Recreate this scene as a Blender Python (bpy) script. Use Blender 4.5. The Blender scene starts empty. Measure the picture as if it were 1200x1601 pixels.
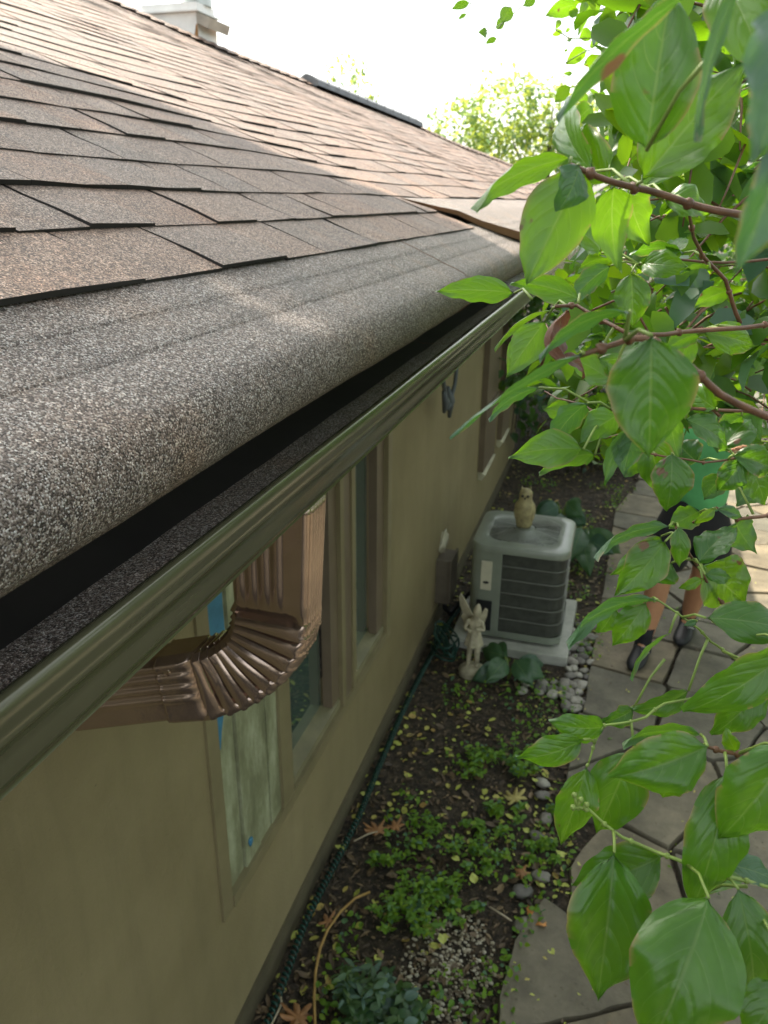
import bpy, math, random
from mathutils import Vector, Matrix
from mathutils import noise as mnoise
R = math.radians
PI = math.pi
random.seed(7)
sc = bpy.context.scene
COL = sc.collection

# ------------------------------------------------------------------ camera
G = 2.6          # camera height above the ground
F = 1209.0       # focal length in photograph pixels (1200 x 1601)
AX = Vector((0.95793, 0.11411, -0.26333))     # world x axis in camera terms (right, down, forward)
AY = Vector((0.28689, -0.35603, 0.88935))
AZ = Vector((0.00772, -0.92748, -0.37379))
RIGHT = Vector((AX.x, AY.x, AZ.x)).normalized()
FWD = Vector((AX.z, AY.z, AZ.z)).normalized()
UP = RIGHT.cross(FWD).normalized()
RIGHT = FWD.cross(UP).normalized()
CAM = Vector((0, 0, G))
cd = bpy.data.cameras.new('camera')
cam = bpy.data.objects.new('camera', cd)
COL.objects.link(cam)
M3 = Matrix((RIGHT, UP, -FWD)).transposed()
cam.matrix_world = Matrix.Translation(CAM) @ M3.to_4x4()
cd.sensor_fit = 'VERTICAL'
cd.sensor_height = 36.0
cd.lens = F / 1601.0 * 36.0
cd.clip_start = 0.02
cd.clip_end = 500
cd.dof.use_dof = True
cd.dof.focus_distance = 0.78
cd.dof.aperture_fstop = 11.0
sc.camera = cam

# ------------------------------------------------------------------ light
SUN = Vector((-0.49, 0.38, 0.79)).normalized()      # direction towards the sun
w = bpy.data.worlds.new('World')
sc.world = w
w.use_nodes = True
nt = w.node_tree
bg = nt.nodes['Background']
sky = nt.nodes.new('ShaderNodeTexSky')
sky.sky_type = 'NISHITA'
sky.sun_disc = False
sky.sun_elevation = math.asin(SUN.z)
sky.sun_rotation = math.atan2(SUN.x, SUN.y)
sky.air_density = 1.0
sky.dust_density = 3.0
hs = nt.nodes.new('ShaderNodeHueSaturation')
hs.inputs['Saturation'].default_value = 0.35
hs.inputs['Value'].default_value = 1.25
nt.links.new(sky.outputs[0], hs.inputs['Color'])
wm = nt.nodes.new('ShaderNodeMix'); wm.data_type = 'RGBA'; wm.blend_type = 'MULTIPLY'; wm.inputs[0].default_value = 1.0
nt.links.new(hs.outputs[0], wm.inputs[6]); wm.inputs[7].default_value = (1.0, 1.0, 0.93, 1)
nt.links.new(wm.outputs[2], bg.inputs[0])
bg.inputs[1].default_value = 0.15
sl = bpy.data.lights.new('sun', 'SUN')
sl.energy = 4.0
sl.angle = R(0.6)
sl.color = (1.0, 0.90, 0.76)
so = bpy.data.objects.new('sun', sl)
COL.objects.link(so)
so.rotation_euler = SUN.to_track_quat('Z', 'Y').to_euler()
sc.view_settings.view_transform = 'Standard'
sc.view_settings.look = 'None'
sc.view_settings.exposure = 1.38
sc.view_settings.gamma = 1.0

# ------------------------------------------------------------------ helpers
def ray(px, py):
    r = Vector((px - 600.0, py - 800.5, F))
    return Vector((r.dot(AX), r.dot(AY), r.dot(AZ)))
def at_d(px, py, d):                       # point seen at a pixel, d metres deep
    return CAM + ray(px, py) * (d / F)
def at_x(px, py, x):
    r = ray(px, py); return CAM + r * (x / r.x)
def at_y(px, py, y):
    r = ray(px, py); return CAM + r * (y / r.y)
def at_z(px, py, z):
    r = ray(px, py); return CAM + r * ((z - G) / r.z)
def pix(p):
    q = p - CAM
    d = q.dot(FWD)
    return 600 + F * q.dot(RIGHT) / d, 800.5 - F * q.dot(UP) / d, d

def tag(o, label=None, cat=None, group=None, kind=None):
    if label: o['label'] = label
    if cat: o['category'] = cat
    if group: o['group'] = group
    if kind: o['kind'] = kind
    return o
def empty(name, loc, label, cat, group=None, rz=0.0):
    o = bpy.data.objects.new(name, None)
    o.empty_display_size = 0.1
    COL.objects.link(o)
    o.location = loc
    o.rotation_euler = (0, 0, rz)
    return tag(o, label, cat, group)

class MB:
    def __init__(s):
        s.v = []; s.f = []; s.uv = []; s.mi = []; s.rnd = []
        s.has_uv = False; s.m = 0; s.r = 0.5
    def vert(s, p):
        s.v.append((p[0], p[1], p[2])); return len(s.v) - 1
    def face(s, ids, uv=None):
        s.f.append(tuple(ids)); s.mi.append(s.m); s.rnd.append(s.r)
        if uv: s.has_uv = True
        s.uv.append(uv)
    def grid(s, rows, closed_u=False, closed_v=False, uv=False, flip=False):
        nr = len(rows); nc = len(rows[0])
        base = len(s.v)
        for r in rows:
            for p in r: s.vert(p)
        for i in range(nr if closed_v else nr - 1):
            for j in range(nc if closed_u else nc - 1):
                a = base + i * nc + j; b = base + i * nc + (j + 1) % nc
                c = base + ((i + 1) % nr) * nc + (j + 1) % nc; d = base + ((i + 1) % nr) * nc + j
                q = [a, b, c, d]
                if flip: q.reverse()
                if uv:
                    u0, u1 = i / (nr - 1), (i + 1) / (nr - 1)
                    v0, v1 = j / (nc - 1), (j + 1) / (nc - 1)
                    qq = [(u0, v0), (u0, v1), (u1, v1), (u1, v0)]
                    if flip: qq.reverse()
                    s.face(q, qq)
                else: s.face(q)
        return base
    def box(s, x0, x1, y0, y1, z0, z1):
        b = len(s.v)
        for z in (z0, z1):
            for (x, y) in ((x0, y0), (x1, y0), (x1, y1), (x0, y1)): s.vert((x, y, z))
        for q in ((0, 3, 2, 1), (4, 5, 6, 7), (0, 1, 5, 4), (1, 2, 6, 5), (2, 3, 7, 6), (3, 0, 4, 7)):
            s.face([b + i for i in q])
    def hexa(s, pts):                      # 8 corners, bottom 4 then top 4
        b = len(s.v)
        for p in pts: s.vert(p)
        for q in ((0, 3, 2, 1), (4, 5, 6, 7), (0, 1, 5, 4), (1, 2, 6, 5), (2, 3, 7, 6), (3, 0, 4, 7)):
            s.face([b + i for i in q])
    def tube(s, pts, rad, n=8, cap=True):
        pts = [Vector(p) for p in pts]
        rows = []
        up = Vector((0, 0, 1))
        prev = None
        for i, p in enumerate(pts):
            t = (pts[min(i + 1, len(pts) - 1)] - pts[max(i - 1, 0)])
            if t.length < 1e-9: t = Vector((0, 0, 1))
            t.normalize()
            if prev is None:
                a = t.cross(up)
                if a.length < 1e-3: a = t.cross(Vector((1, 0, 0)))
                a.normalize()
            else:
                a = prev - t * prev.dot(t)
                if a.length < 1e-4: a = t.cross(up)
                a.normalize()
            prev = a
            b = t.cross(a)
            r = rad[i] if isinstance(rad, (list, tuple)) else rad
            rows.append([p + (a * math.cos(2 * PI * k / n) + b * math.sin(2 * PI * k / n)) * r for k in range(n)])
        base = s.grid(rows, closed_u=True)
        if cap:
            s.face([base + k for k in range(n)][::-1])
            e = base + (len(rows) - 1) * n
            s.face([e + k for k in range(n)])
    def lathe(s, prof, c=(0, 0, 0), n=24, sx=1, sy=1):
        rows = [[(c[0] + r * sx * math.cos(2 * PI * k / n), c[1] + r * sy * math.sin(2 * PI * k / n), c[2] + z) for k in range(n)] for r, z in prof]
        s.grid(rows, closed_u=True)
    def blob(s, c, r, n=8, m=6, jit=0.0, sq=(1, 1, 1), seed=0):
        rows = []
        for i in range(m + 1):
            th = PI * i / m
            row = []
            for k in range(n):
                ph = 2 * PI * k / n
                d = Vector((math.sin(th) * math.cos(ph), math.sin(th) * math.sin(ph), math.cos(th)))
                q = r * (1 + jit * mnoise.noise(d * 1.7 + Vector((seed, seed * 1.3, 0))))
                row.append((c[0] + d.x * q * sq[0], c[1] + d.y * q * sq[1], c[2] + d.z * q * sq[2]))
            rows.append(row)
        s.grid(rows, closed_u=True)
    def build(s, name, mats, parent=None, smooth=False, auto=None):
        me = bpy.data.meshes.new(name)
        me.from_pydata(s.v, [], s.f)
        if not isinstance(mats, (list, tuple)): mats = [mats]
        for m in mats: me.materials.append(m)
        me.polygons.foreach_set('material_index', s.mi)
        if s.has_uv:
            ul = me.uv_layers.new(name='UVMap')
            flat = []
            for p, uv in zip(me.polygons, s.uv):
                if uv is None: uv = [(0, 0)] * p.loop_total
                for a in uv: flat += [a[0], a[1]]
            ul.data.foreach_set('uv', flat)
        at = me.attributes.new('rnd', 'FLOAT', 'FACE')
        at.data.foreach_set('value', s.rnd)
        if smooth or auto is not None:
            me.polygons.foreach_set('use_smooth', [True] * len(me.polygons))
            if auto is not None:
                try: me.set_sharp_from_angle(angle=R(auto))
                except Exception: pass
        me.update()
        o = bpy.data.objects.new(name, me)
        COL.objects.link(o)
        if parent:
            o.parent = parent
            bpy.context.view_layer.update()
            o.matrix_parent_inverse = Matrix.Identity(4)
        return o

def place_under(o, parent):
    """world-space mesh under a parent empty"""
    o.parent = parent
    loc = Vector(parent.location); rz = parent.rotation_euler.z
    q = parent.parent
    m = Matrix.Translation(loc) @ Matrix.Rotation(rz, 4, 'Z')
    while q is not None:
        m = (Matrix.Translation(Vector(q.location)) @ Matrix.Rotation(q.rotation_euler.z, 4, 'Z')) @ m
        q = q.parent
    o.matrix_parent_inverse = m.inverted()
    return o
def child(mb, name, mat, parent, **k):     # vertices given in world space
    o = mb.build(name, mat, None, **k)
    p = parent
    m = Matrix.Identity(4)
    chain = []
    while p is not None:
        chain.append(p); p = p.parent
    for p in reversed(chain):
        if p.type == 'EMPTY':
            m = m @ Matrix.Translation(Vector(p.location)) @ Matrix.Rotation(p.rotation_euler.z, 4, 'Z')
        else:
            m = m @ p.matrix_parent_inverse
    o.parent = parent
    o.matrix_parent_inverse = m.inverted()
    return o

# ------------------------------------------------------------------ materials
def newmat(name):
    m = bpy.data.materials.new(name); m.use_nodes = True
    nt = m.node_tree
    return m, nt, nt.nodes['Principled BSDF'], nt.nodes['Material Output']
def N(nt, t, **kw):
    n = nt.nodes.new(t)
    for k, v in kw.items(): setattr(n, k, v)
    return n
def math_n(nt, op, a, b=None, clamp=False):
    n = nt.nodes.new('ShaderNodeMath'); n.operation = op; n.use_clamp = clamp
    for i, x in enumerate((a, b)):
        if x is None: continue
        if isinstance(x, (int, float)): n.inputs[i].default_value = x
        else: nt.links.new(x, n.inputs[i])
    return n.outputs[0]
def ramp(nt, fac, stops, interp='LINEAR'):
    n = nt.nodes.new('ShaderNodeValToRGB'); n.color_ramp.interpolation = interp
    els = n.color_ramp.elements
    while len(els) < len(stops): els.new(0.5)
    for e, (p, c) in zip(els, stops):
        e.position = p; e.color = (c[0], c[1], c[2], 1)
    nt.links.new(fac, n.inputs[0]); return n.outputs[0]
def mixc(nt, fac, a, b, mode='MIX'):
    n = nt.nodes.new('ShaderNodeMix'); n.data_type = 'RGBA'; n.blend_type = mode
    for s, x in ((0, fac), (6, a), (7, b)):
        if isinstance(x, (int, float)): n.inputs[s].default_value = x
        elif isinstance(x, tuple): n.inputs[s].default_value = (x[0], x[1], x[2], 1)
        else: nt.links.new(x, n.inputs[s])
    return n.outputs[2]
def noise_n(nt, scale, detail=3, rough=0.55, coord='Object', vec=None, stretch=None):
    if vec is None:
        tc = nt.nodes.new('ShaderNodeTexCoord'); vec = tc.outputs[coord]
    if stretch:
        mp = nt.nodes.new('ShaderNodeMapping'); mp.inputs['Scale'].default_value = stretch
        nt.links.new(vec, mp.inputs[0]); vec = mp.outputs[0]
    n = nt.nodes.new('ShaderNodeTexNoise'); n.inputs['Scale'].default_value = scale
    n.inputs['Detail'].default_value = detail; n.inputs['Roughness'].default_value = rough
    nt.links.new(vec, n.inputs['Vector']); return n.outputs[0]
def bump(nt, b, h, strength=0.3, dist=0.01):
    n = nt.nodes.new('ShaderNodeBump'); n.inputs['Strength'].default_value = strength
    n.inputs['Distance'].default_value = dist
    nt.links.new(h, n.inputs['Height']); nt.links.new(n.outputs[0], b.inputs['Normal'])
    return n
def rnd_attr(nt):
    a = nt.nodes.new('ShaderNodeAttribute'); a.attribute_name = 'rnd'; return a.outputs['Fac']

def mat_plain(name, c, rough=0.5, metal=0.0, vary=0.25, scale=8, bmp=0.0, bscale=60, coat=0.0):
    m, nt, b, out = newmat(name)
    n = noise_n(nt, scale, 5, 0.6)
    lo = tuple(x * (1 - vary) for x in c); hi = tuple(min(1, x * (1 + vary)) for x in c)
    nt.links.new(ramp(nt, n, [(0.3, lo), (0.7, hi)]), b.inputs['Base Color'])
    b.inputs['Roughness'].default_value = rough; b.inputs['Metallic'].default_value = metal
    if coat: b.inputs['Coat Weight'].default_value = coat
    if bmp: bump(nt, b, noise_n(nt, bscale, 4), bmp, 0.004)
    return m

def mat_granule(name, stops, tint_amt=0.5, scale=620, bright=1.0, bstr=0.9, seams=False):
    m, nt, b, out = newmat(name)
    tc = nt.nodes.new('ShaderNodeTexCoord')
    vo = nt.nodes.new('ShaderNodeTexVoronoi'); vo.inputs['Scale'].default_value = scale
    nt.links.new(tc.outputs['Object'], vo.inputs['Vector'])
    sep = nt.nodes.new('ShaderNodeSeparateColor'); nt.links.new(vo.outputs['Color'], sep.inputs[0])
    g1 = ramp(nt, sep.outputs[0], stops)
    vo2 = nt.nodes.new('ShaderNodeTexVoronoi'); vo2.inputs['Scale'].default_value = scale * 0.37
    nt.links.new(tc.outputs['Object'], vo2.inputs['Vector'])
    sep2 = nt.nodes.new('ShaderNodeSeparateColor'); nt.links.new(vo2.outputs['Color'], sep2.inputs[0])
    g = mixc(nt, 0.5, g1, ramp(nt, sep2.outputs[1], [(0.0, (0.45, 0.42, 0.40)), (0.6, (1, 1, 1)), (1.0, (1.6, 1.55, 1.5))]), 'MULTIPLY')
    # shingle to shingle tint: brown against slate
    big = ramp(nt, rnd_attr(nt), [(0.0, (0.62, 0.56, 0.54)), (0.25, (1.05, 0.88, 0.78)), (0.45, (0.78, 0.82, 0.86)), (0.7, (1.15, 1.0, 0.90)), (1.0, (0.86, 0.85, 0.86))])
    g = mixc(nt, tint_amt, g, big, 'MULTIPLY')
    blot = ramp(nt, noise_n(nt, 7, 4, 0.6, vec=tc.outputs['Object']), [(0.3, (0.80, 0.84, 0.88)), (0.55, (1, 1, 1)), (0.72, (1.15, 1.0, 0.88))])
    g = mixc(nt, 0.8, g, blot, 'MULTIPLY')
    if bright != 1.0: g = mixc(nt, 1.0, g, (bright, bright, bright), 'MULTIPLY')
    nt.links.new(g, b.inputs['Base Color'])
    b.inputs['Roughness'].default_value = 0.65
    b.inputs['Specular IOR Level'].default_value = 0.45
    h = math_n(nt, 'ADD', sep.outputs[1], math_n(nt, 'MULTIPLY', vo.outputs['Distance'], -1.2))
    bump(nt, b, h, bstr, 0.0016)
    return m
STO = [(0.0, (0.032, 0.022, 0.018)), (0.3, (0.10, 0.070, 0.055)), (0.55, (0.21, 0.150, 0.118)), (0.8, (0.34, 0.25, 0.195)), (1.0, (0.56, 0.47, 0.40))]
M_shingle = mat_granule('shingle_granules', STO, 0.75, 620, 1.22)
M_cover = mat_granule('cover_granules', [(0.0, (0.018, 0.013, 0.010)), (0.3, (0.075, 0.055, 0.044)), (0.55, (0.185, 0.142, 0.118)), (0.8, (0.34, 0.285, 0.25)), (1.0, (0.60, 0.57, 0.54))], 0.0, 700, 1.3, 1.0)
M_dark = mat_plain('asphalt_edge_and_gap_shade', (0.02, 0.017, 0.015), 0.8)

def mat_metal_paint(name, c, rough=0.3, vary=0.12):
    m, nt, b, out = newmat(name)
    n = noise_n(nt, 5, 6, 0.65)
    nt.links.new(ramp(nt, n, [(0.3, tuple(x * (1 - vary) for x in c)), (0.7, tuple(x * (1 + vary) for x in c))]), b.inputs['Base Color'])
    dirt = noise_n(nt, 60, 4, 0.6)
    rr = nt.nodes.new('ShaderNodeMapRange')
    rr.inputs[1].default_value = 0.35; rr.inputs[2].default_value = 0.75
    rr.inputs[3].default_value = rough * 0.9; rr.inputs[4].default_value = rough * 1.3
    nt.links.new(dirt, rr.inputs[0]); nt.links.new(rr.outputs[0], b.inputs['Roughness'])
    b.inputs['Metallic'].default_value = 0.25
    b.inputs['Coat Weight'].default_value = 0.25
    b.inputs['Coat Roughness'].default_value = 0.12
    bump(nt, b, noise_n(nt, 5, 2, 0.4, stretch=(1, 0.4, 1)), 0.10, 0.004)
    return m
M_gutter = mat_metal_paint('gutter_olive_paint', (0.115, 0.112, 0.066), 0.2)
M_fascia = mat_plain('fascia_brown', (0.10, 0.075, 0.05), 0.5)

def mat_copper():
    m, nt, b, out = newmat('downspout_copper_paint')
    n = noise_n(nt, 9, 5, 0.6)
    nt.links.new(ramp(nt, n, [(0.3, (0.42, 0.315, 0.26)), (0.7, (0.54, 0.41, 0.335))]), b.inputs['Base Color'])
    b.inputs['Metallic'].default_value = 0.88
    b.inputs['Roughness'].default_value = 0.2
    b.inputs['Coat Weight'].default_value = 0.15; b.inputs['Coat Roughness'].default_value = 0.15
    bump(nt, b, noise_n(nt, 26, 3, 0.5), 0.16, 0.006)
    return m
M_copper = mat_copper()

def mat_wall():
    m, nt, b, out = newmat('wall_tan_paint')
    tc = nt.nodes.new('ShaderNodeTexCoord')
    a = ramp(nt, noise_n(nt, 1.3, 6, 0.6, vec=tc.outputs['Object']), [(0.3, (0.215, 0.175, 0.092)), (0.5, (0.265, 0.220, 0.120)), (0.7, (0.32, 0.265, 0.15))])
    st = ramp(nt, noise_n(nt, 3.0, 7, 0.75, vec=tc.outputs['Object'], stretch=(1, 4.0, 0.5)), [(0.33, (0.87, 0.88, 0.88)), (0.5, (1.0, 1.0, 1.0)), (0.7, (1.05, 1.04, 1.02))])
    c = mixc(nt, 0.7, a, st, 'MULTIPLY')
    sp = ramp(nt, noise_n(nt, 38, 2, 0.5, vec=tc.outputs['Object']), [(0.20, (0.35, 0.3, 0.25)), (0.26, (1, 1, 1))])
    c = mixc(nt, 0.6, c, sp, 'MULTIPLY')
    nt.links.new(c, b.inputs['Base Color'])
    b.inputs['Roughness'].default_value = 0.55
    b.inputs['Specular IOR Level'].default_value = 0.35
    bump(nt, b, noise_n(nt, 90, 6, 0.72, vec=tc.outputs['Object']), 0.5, 0.006)
    return m
M_wall = mat_wall()
M_frame = mat_plain('window_frame_tan', (0.23, 0.195, 0.11), 0.4, vary=0.12, bmp=0.05)
M_mull = mat_plain('window_mullion_brown', (0.17, 0.13, 0.09), 0.35, vary=0.12)
M_soffit = mat_plain('soffit_paint', (0.21, 0.19, 0.11), 0.6)

def mat_glass():
    m, nt, b, out = newmat('window_glass')
    b.inputs['Base Color'].default_value = (0.055, 0.10, 0.085, 1)
    b.inputs['Roughness'].default_value = 0.03
    b.inputs['Specular IOR Level'].default_value = 1.0
    b.inputs['Coat Weight'].default_value = 1.0
    b.inputs['Coat IOR'].default_value = 1.9
    b.inputs['Coat Roughness'].default_value = 0.02
    bump(nt, b, noise_n(nt, 2.5, 2, 0.5), 0.05, 0.02)
    return m
M_glass = mat_glass()

def mat_board():
    m, nt, b, out = newmat('smeared_board')
    tc = nt.nodes.new('ShaderNodeTexCoord')
    s = noise_n(nt, 9, 6, 0.7, vec=tc.outputs['Object'], stretch=(1, 1.3, 0.5))
    c = ramp(nt, s, [(0.25, (0.13, 0.13, 0.08)), (0.45, (0.24, 0.25, 0.15)), (0.58, (0.36, 0.38, 0.25)), (0.75, (0.55, 0.58, 0.42))])
    nt.links.new(c, b.inputs['Base Color'])
    b.inputs['Roughness'].default_value = 0.4
    bump(nt, b, s, 0.25, 0.006)
    return m
M_board = mat_board()
M_tape = mat_plain('blue_tape', (0.05, 0.20, 0.34), 0.55, vary=0.2, scale=25)

def mat_leaf(name, base, trans, under=(0.11, 0.21, 0.11), tmix=0.42, rough=0.36, vein=True, spots=True):
    m, nt, b, out = newmat(name)
    uvn = nt.nodes.new('ShaderNodeUVMap')
    sep = nt.nodes.new('ShaderNodeSeparateXYZ'); nt.links.new(uvn.outputs[0], sep.inputs[0])
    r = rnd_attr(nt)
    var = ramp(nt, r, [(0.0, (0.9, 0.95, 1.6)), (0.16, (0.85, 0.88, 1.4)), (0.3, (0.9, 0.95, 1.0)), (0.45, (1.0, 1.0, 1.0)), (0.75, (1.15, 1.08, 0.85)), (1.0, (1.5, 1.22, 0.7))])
    col = mixc(nt, 1.0, base, var, 'MULTIPLY')
    tc = nt.nodes.new('ShaderNodeTexCoord')
    mot = ramp(nt, noise_n(nt, 38, 4, 0.6, vec=tc.outputs['Object']), [(0.3, (0.82, 0.86, 0.82)), (0.7, (1.16, 1.12, 1.05))])
    col = mixc(nt, 0.8, col, mot, 'MULTIPLY')
    tv = ramp(nt, r, [(0.0, (0.30, 0.42, 0.9)), (0.16, (0.5, 0.62, 0.8)), (0.32, (0.9, 0.95, 1.0)), (0.75, (1.1, 1.06, 0.8)), (1.0, (1.4, 1.2, 0.7))])  # low end dimmed: shade put into the translucent colour of some leaves
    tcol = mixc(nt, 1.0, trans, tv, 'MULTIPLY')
    sheen = nt.nodes.new('ShaderNodeMapRange'); sheen.inputs[1].default_value = 0.04; sheen.inputs[2].default_value = 0.16; sheen.inputs[3].default_value = 0.75; sheen.inputs[4].default_value = 0.0; nt.links.new(r, sheen.inputs[0])
    col = mixc(nt, sheen.outputs[0], col, (0.115, 0.21, 0.165))  # bluish sky sheen put into the colour of low-rnd leaves
    if vein:
        u = sep.outputs[0]
        av = math_n(nt, 'ABSOLUTE', math_n(nt, 'MULTIPLY', math_n(nt, 'SUBTRACT', sep.outputs[1], 0.5), 2.0))
        avp = math_n(nt, 'POWER', av, 1.55)
        ss = math_n(nt, 'SUBTRACT', u, math_n(nt, 'MULTIPLY', avp, 0.50))
        fr = math_n(nt, 'FRACT', math_n(nt, 'MULTIPLY', ss, 5.2))
        dd = math_n(nt, 'ABSOLUTE', math_n(nt, 'SUBTRACT', fr, 0.5))
        mr = nt.nodes.new('ShaderNodeMapRange'); mr.interpolation_type = 'SMOOTHSTEP'
        mr.inputs[1].default_value = 0.042; mr.inputs[2].default_value = 0.0
        mr.inputs[3].default_value = 0.0; mr.inputs[4].default_value = 1.0
        nt.links.new(dd, mr.inputs[0])
        fade = math_n(nt, 'SUBTRACT', 1.0, math_n(nt, 'POWER', av, 3.0), True)
        v1 = math_n(nt, 'MULTIPLY', mr.outputs[0], fade)
        mr2 = nt.nodes.new('ShaderNodeMapRange'); mr2.interpolation_type = 'SMOOTHSTEP'
        mr2.inputs[1].default_value = 0.055; mr2.inputs[2].default_value = 0.01
        mr2.inputs[3].default_value = 0.0; mr2.inputs[4].default_value = 1.0
        nt.links.new(av, mr2.inputs[0])
        v = math_n(nt, 'MAXIMUM', v1, mr2.outputs[0])
        col = mixc(nt, math_n(nt, 'MULTIPLY', v, 0.32), col, (0.16, 0.26, 0.07))
        tcol = mixc(nt, math_n(nt, 'MULTIPLY', v, 0.30), tcol, (0.55, 0.72, 0.16))
        wide = nt.nodes.new('ShaderNodeMapRange'); wide.interpolation_type = 'SMOOTHSTEP'
        wide.inputs[1].default_value = 0.30; wide.inputs[2].default_value = 0.0
        wide.inputs[3].default_value = 1.0; wide.inputs[4].default_value = 0.0
        nt.links.new(dd, wide.inputs[0])
        hgt = math_n(nt, 'SUBTRACT', math_n(nt, 'MULTIPLY', math_n(nt, 'MULTIPLY', wide.outputs[0], fade), 0.7), math_n(nt, 'MULTIPLY', mr2.outputs[0], 0.8))
        hgt = math_n(nt, 'ADD', hgt, math_n(nt, 'MULTIPLY', noise_n(nt, 120, 3, 0.6, vec=tc.outputs['Object']), 0.35))
        bump(nt, b, hgt, 0.34, 0.0016)
    if spots:
        sn = noise_n(nt, 30, 3, 0.6, vec=tc.outputs['Object'])
        sm = ramp(nt, sn, [(0.70, (0, 0, 0)), (0.73, (1, 1, 1))])
        sp = nt.nodes.new('ShaderNodeSeparateColor'); nt.links.new(sm, sp.inputs[0])
        if vein:
            eg_ = math_n(nt, 'MULTIPLY', math_n(nt, 'POWER', av, 14.0), math_n(nt, 'GREATER_THAN', noise_n(nt, 26, 3, 0.6, vec=tc.outputs['Object']), 0.53))
            col = mixc(nt, eg_, col, (0.30, 0.24, 0.10)); tcol = mixc(nt, eg_, tcol, (0.40, 0.30, 0.10))
        col = mixc(nt, sp.outputs[0], col, (0.20, 0.11, 0.05))
        tcol = mixc(nt, sp.outputs[0], tcol, (0.18, 0.08, 0.03))
    geo = nt.nodes.new('ShaderNodeNewGeometry')
    colb = mixc(nt, geo.outputs['Backfacing'], col, mixc(nt, 0.5, col, under))
    nt.links.new(colb, b.inputs['Base Color'])
    rr = math_n(nt, 'ADD', rough, math_n(nt, 'MULTIPLY', geo.outputs['Backfacing'], 0.25))
    nt.links.new(rr, b.inputs['Roughness'])
    b.inputs['Specular IOR Level'].default_value = 0.7 if vein else 0.4
    b.inputs['Coat Weight'].default_value = 0.2 if vein else 0.0; b.inputs['Coat Roughness'].default_value = 0.3
    tr = nt.nodes.new('ShaderNodeBsdfTranslucent'); nt.links.new(tcol, tr.inputs[0])
    mx = nt.nodes.new('ShaderNodeMixShader'); mx.inputs[0].default_value = tmix
    nt.links.new(b.outputs[0], mx.inputs[1]); nt.links.new(tr.outputs[0], mx.inputs[2])
    nt.links.new(mx.outputs[0], out.inputs[0])
    return m
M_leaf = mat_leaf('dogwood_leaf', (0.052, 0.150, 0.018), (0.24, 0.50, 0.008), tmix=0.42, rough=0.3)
M_leafy = mat_leaf('dogwood_leaf_small', (0.036, 0.098, 0.014), (0.27, 0.52, 0.008), vein=False, spots=False, tmix=0.42)
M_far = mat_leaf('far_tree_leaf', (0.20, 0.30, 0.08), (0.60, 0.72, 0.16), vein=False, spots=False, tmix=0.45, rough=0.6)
M_shade = mat_leaf('shade_caster_leaf', (0.05, 0.11, 0.025), (0.16, 0.34, 0.03), vein=False, spots=False, tmix=0.35)
M_bush = mat_leaf('shrub_leaf', (0.035, 0.085, 0.02), (0.10, 0.24, 0.03), vein=False, spots=False, tmix=0.3, rough=0.5)
M_hosta = mat_leaf('hosta_leaf', (0.05, 0.12, 0.05), (0.12, 0.28, 0.06), tmix=0.25, rough=0.45, spots=False)
M_weed = mat_leaf('weed_leaf', (0.13, 0.26, 0.03), (0.28, 0.48, 0.04), vein=False, spots=False, tmix=0.3, rough=0.5)
M_brownleaf = mat_leaf('withered_leaf', (0.12, 0.05, 0.03), (0.20, 0.07, 0.02), under=(0.16, 0.08, 0.05), tmix=0.25, rough=0.5)
M_twig = mat_plain('red_brown_twig', (0.15, 0.07, 0.035), 0.45, vary=0.35, scale=60, bmp=0.2, bscale=200)
M_stem = mat_plain('green_stem', (0.20, 0.28, 0.06), 0.45, vary=0.2, scale=60)
M_bark = mat_plain('bark', (0.12, 0.09, 0.065), 0.85, vary=0.4, scale=20, bmp=0.6, bscale=60)

def mat_soil():
    m, nt, b, out = newmat('dark_mulch')
    tc = nt.nodes.new('ShaderNodeTexCoord')
    a = noise_n(nt, 26, 8, 0.75, vec=tc.outputs['Object'])
    c = ramp(nt, a, [(0.3, (0.014, 0.012, 0.010)), (0.48, (0.04, 0.031, 0.022)), (0.6, (0.10, 0.075, 0.05)), (0.72, (0.20, 0.16, 0.11))])
    nt.links.new(c, b.inputs['Base Color']); b.inputs['Roughness'].default_value = 0.85
    bump(nt, b, a, 0.9, 0.03)
    return m
M_soil = mat_soil()
def mat_stone():
    m, nt, b, out = newmat('flagstone')
    tc = nt.nodes.new('ShaderNodeTexCoord')
    a = ramp(nt, noise_n(nt, 5, 8, 0.65, vec=tc.outputs['Object']), [(0.3, (0.085, 0.078, 0.060)), (0.5, (0.155, 0.142, 0.108)), (0.7, (0.235, 0.212, 0.16))])
    t = ramp(nt, rnd_attr(nt), [(0, (0.78, 0.80, 0.80)), (0.5, (1, 0.98, 0.95)), (1, (1.22, 1.10, 0.95))])
    c = mixc(nt, 1.0, a, t, 'MULTIPLY')
    sp = ramp(nt, noise_n(nt, 45, 3, 0.6, vec=tc.outputs['Object']), [(0.28, (0.5, 0.48, 0.42)), (0.36, (1, 1, 1))])
    c = mixc(nt, 0.7, c, sp, 'MULTIPLY')
    nt.links.new(c, b.inputs['Base Color']); b.inputs['Roughness'].default_value = 0.75
    bump(nt, b, noise_n(nt, 18, 8, 0.65, vec=tc.outputs['Object']), 0.5, 0.012)
    return m
M_stone = mat_stone()
def mat_rnd(name, stops, rough=0.6, sc_=60, bm=0.2):
    m, nt, b, out = newmat(name)
    c = ramp(nt, rnd_attr(nt), stops)
    c = mixc(nt, 0.6, c, ramp(nt, noise_n(nt, sc_, 4), [(0.3, (0.7, 0.7, 0.7)), (0.7, (1.2, 1.2, 1.2))]), 'MULTIPLY')
    nt.links.new(c, b.inputs['Base Color']); b.inputs['Roughness'].default_value = rough
    bump(nt, b, noise_n(nt, sc_ * 2, 3), bm, 0.003)
    return m
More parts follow.
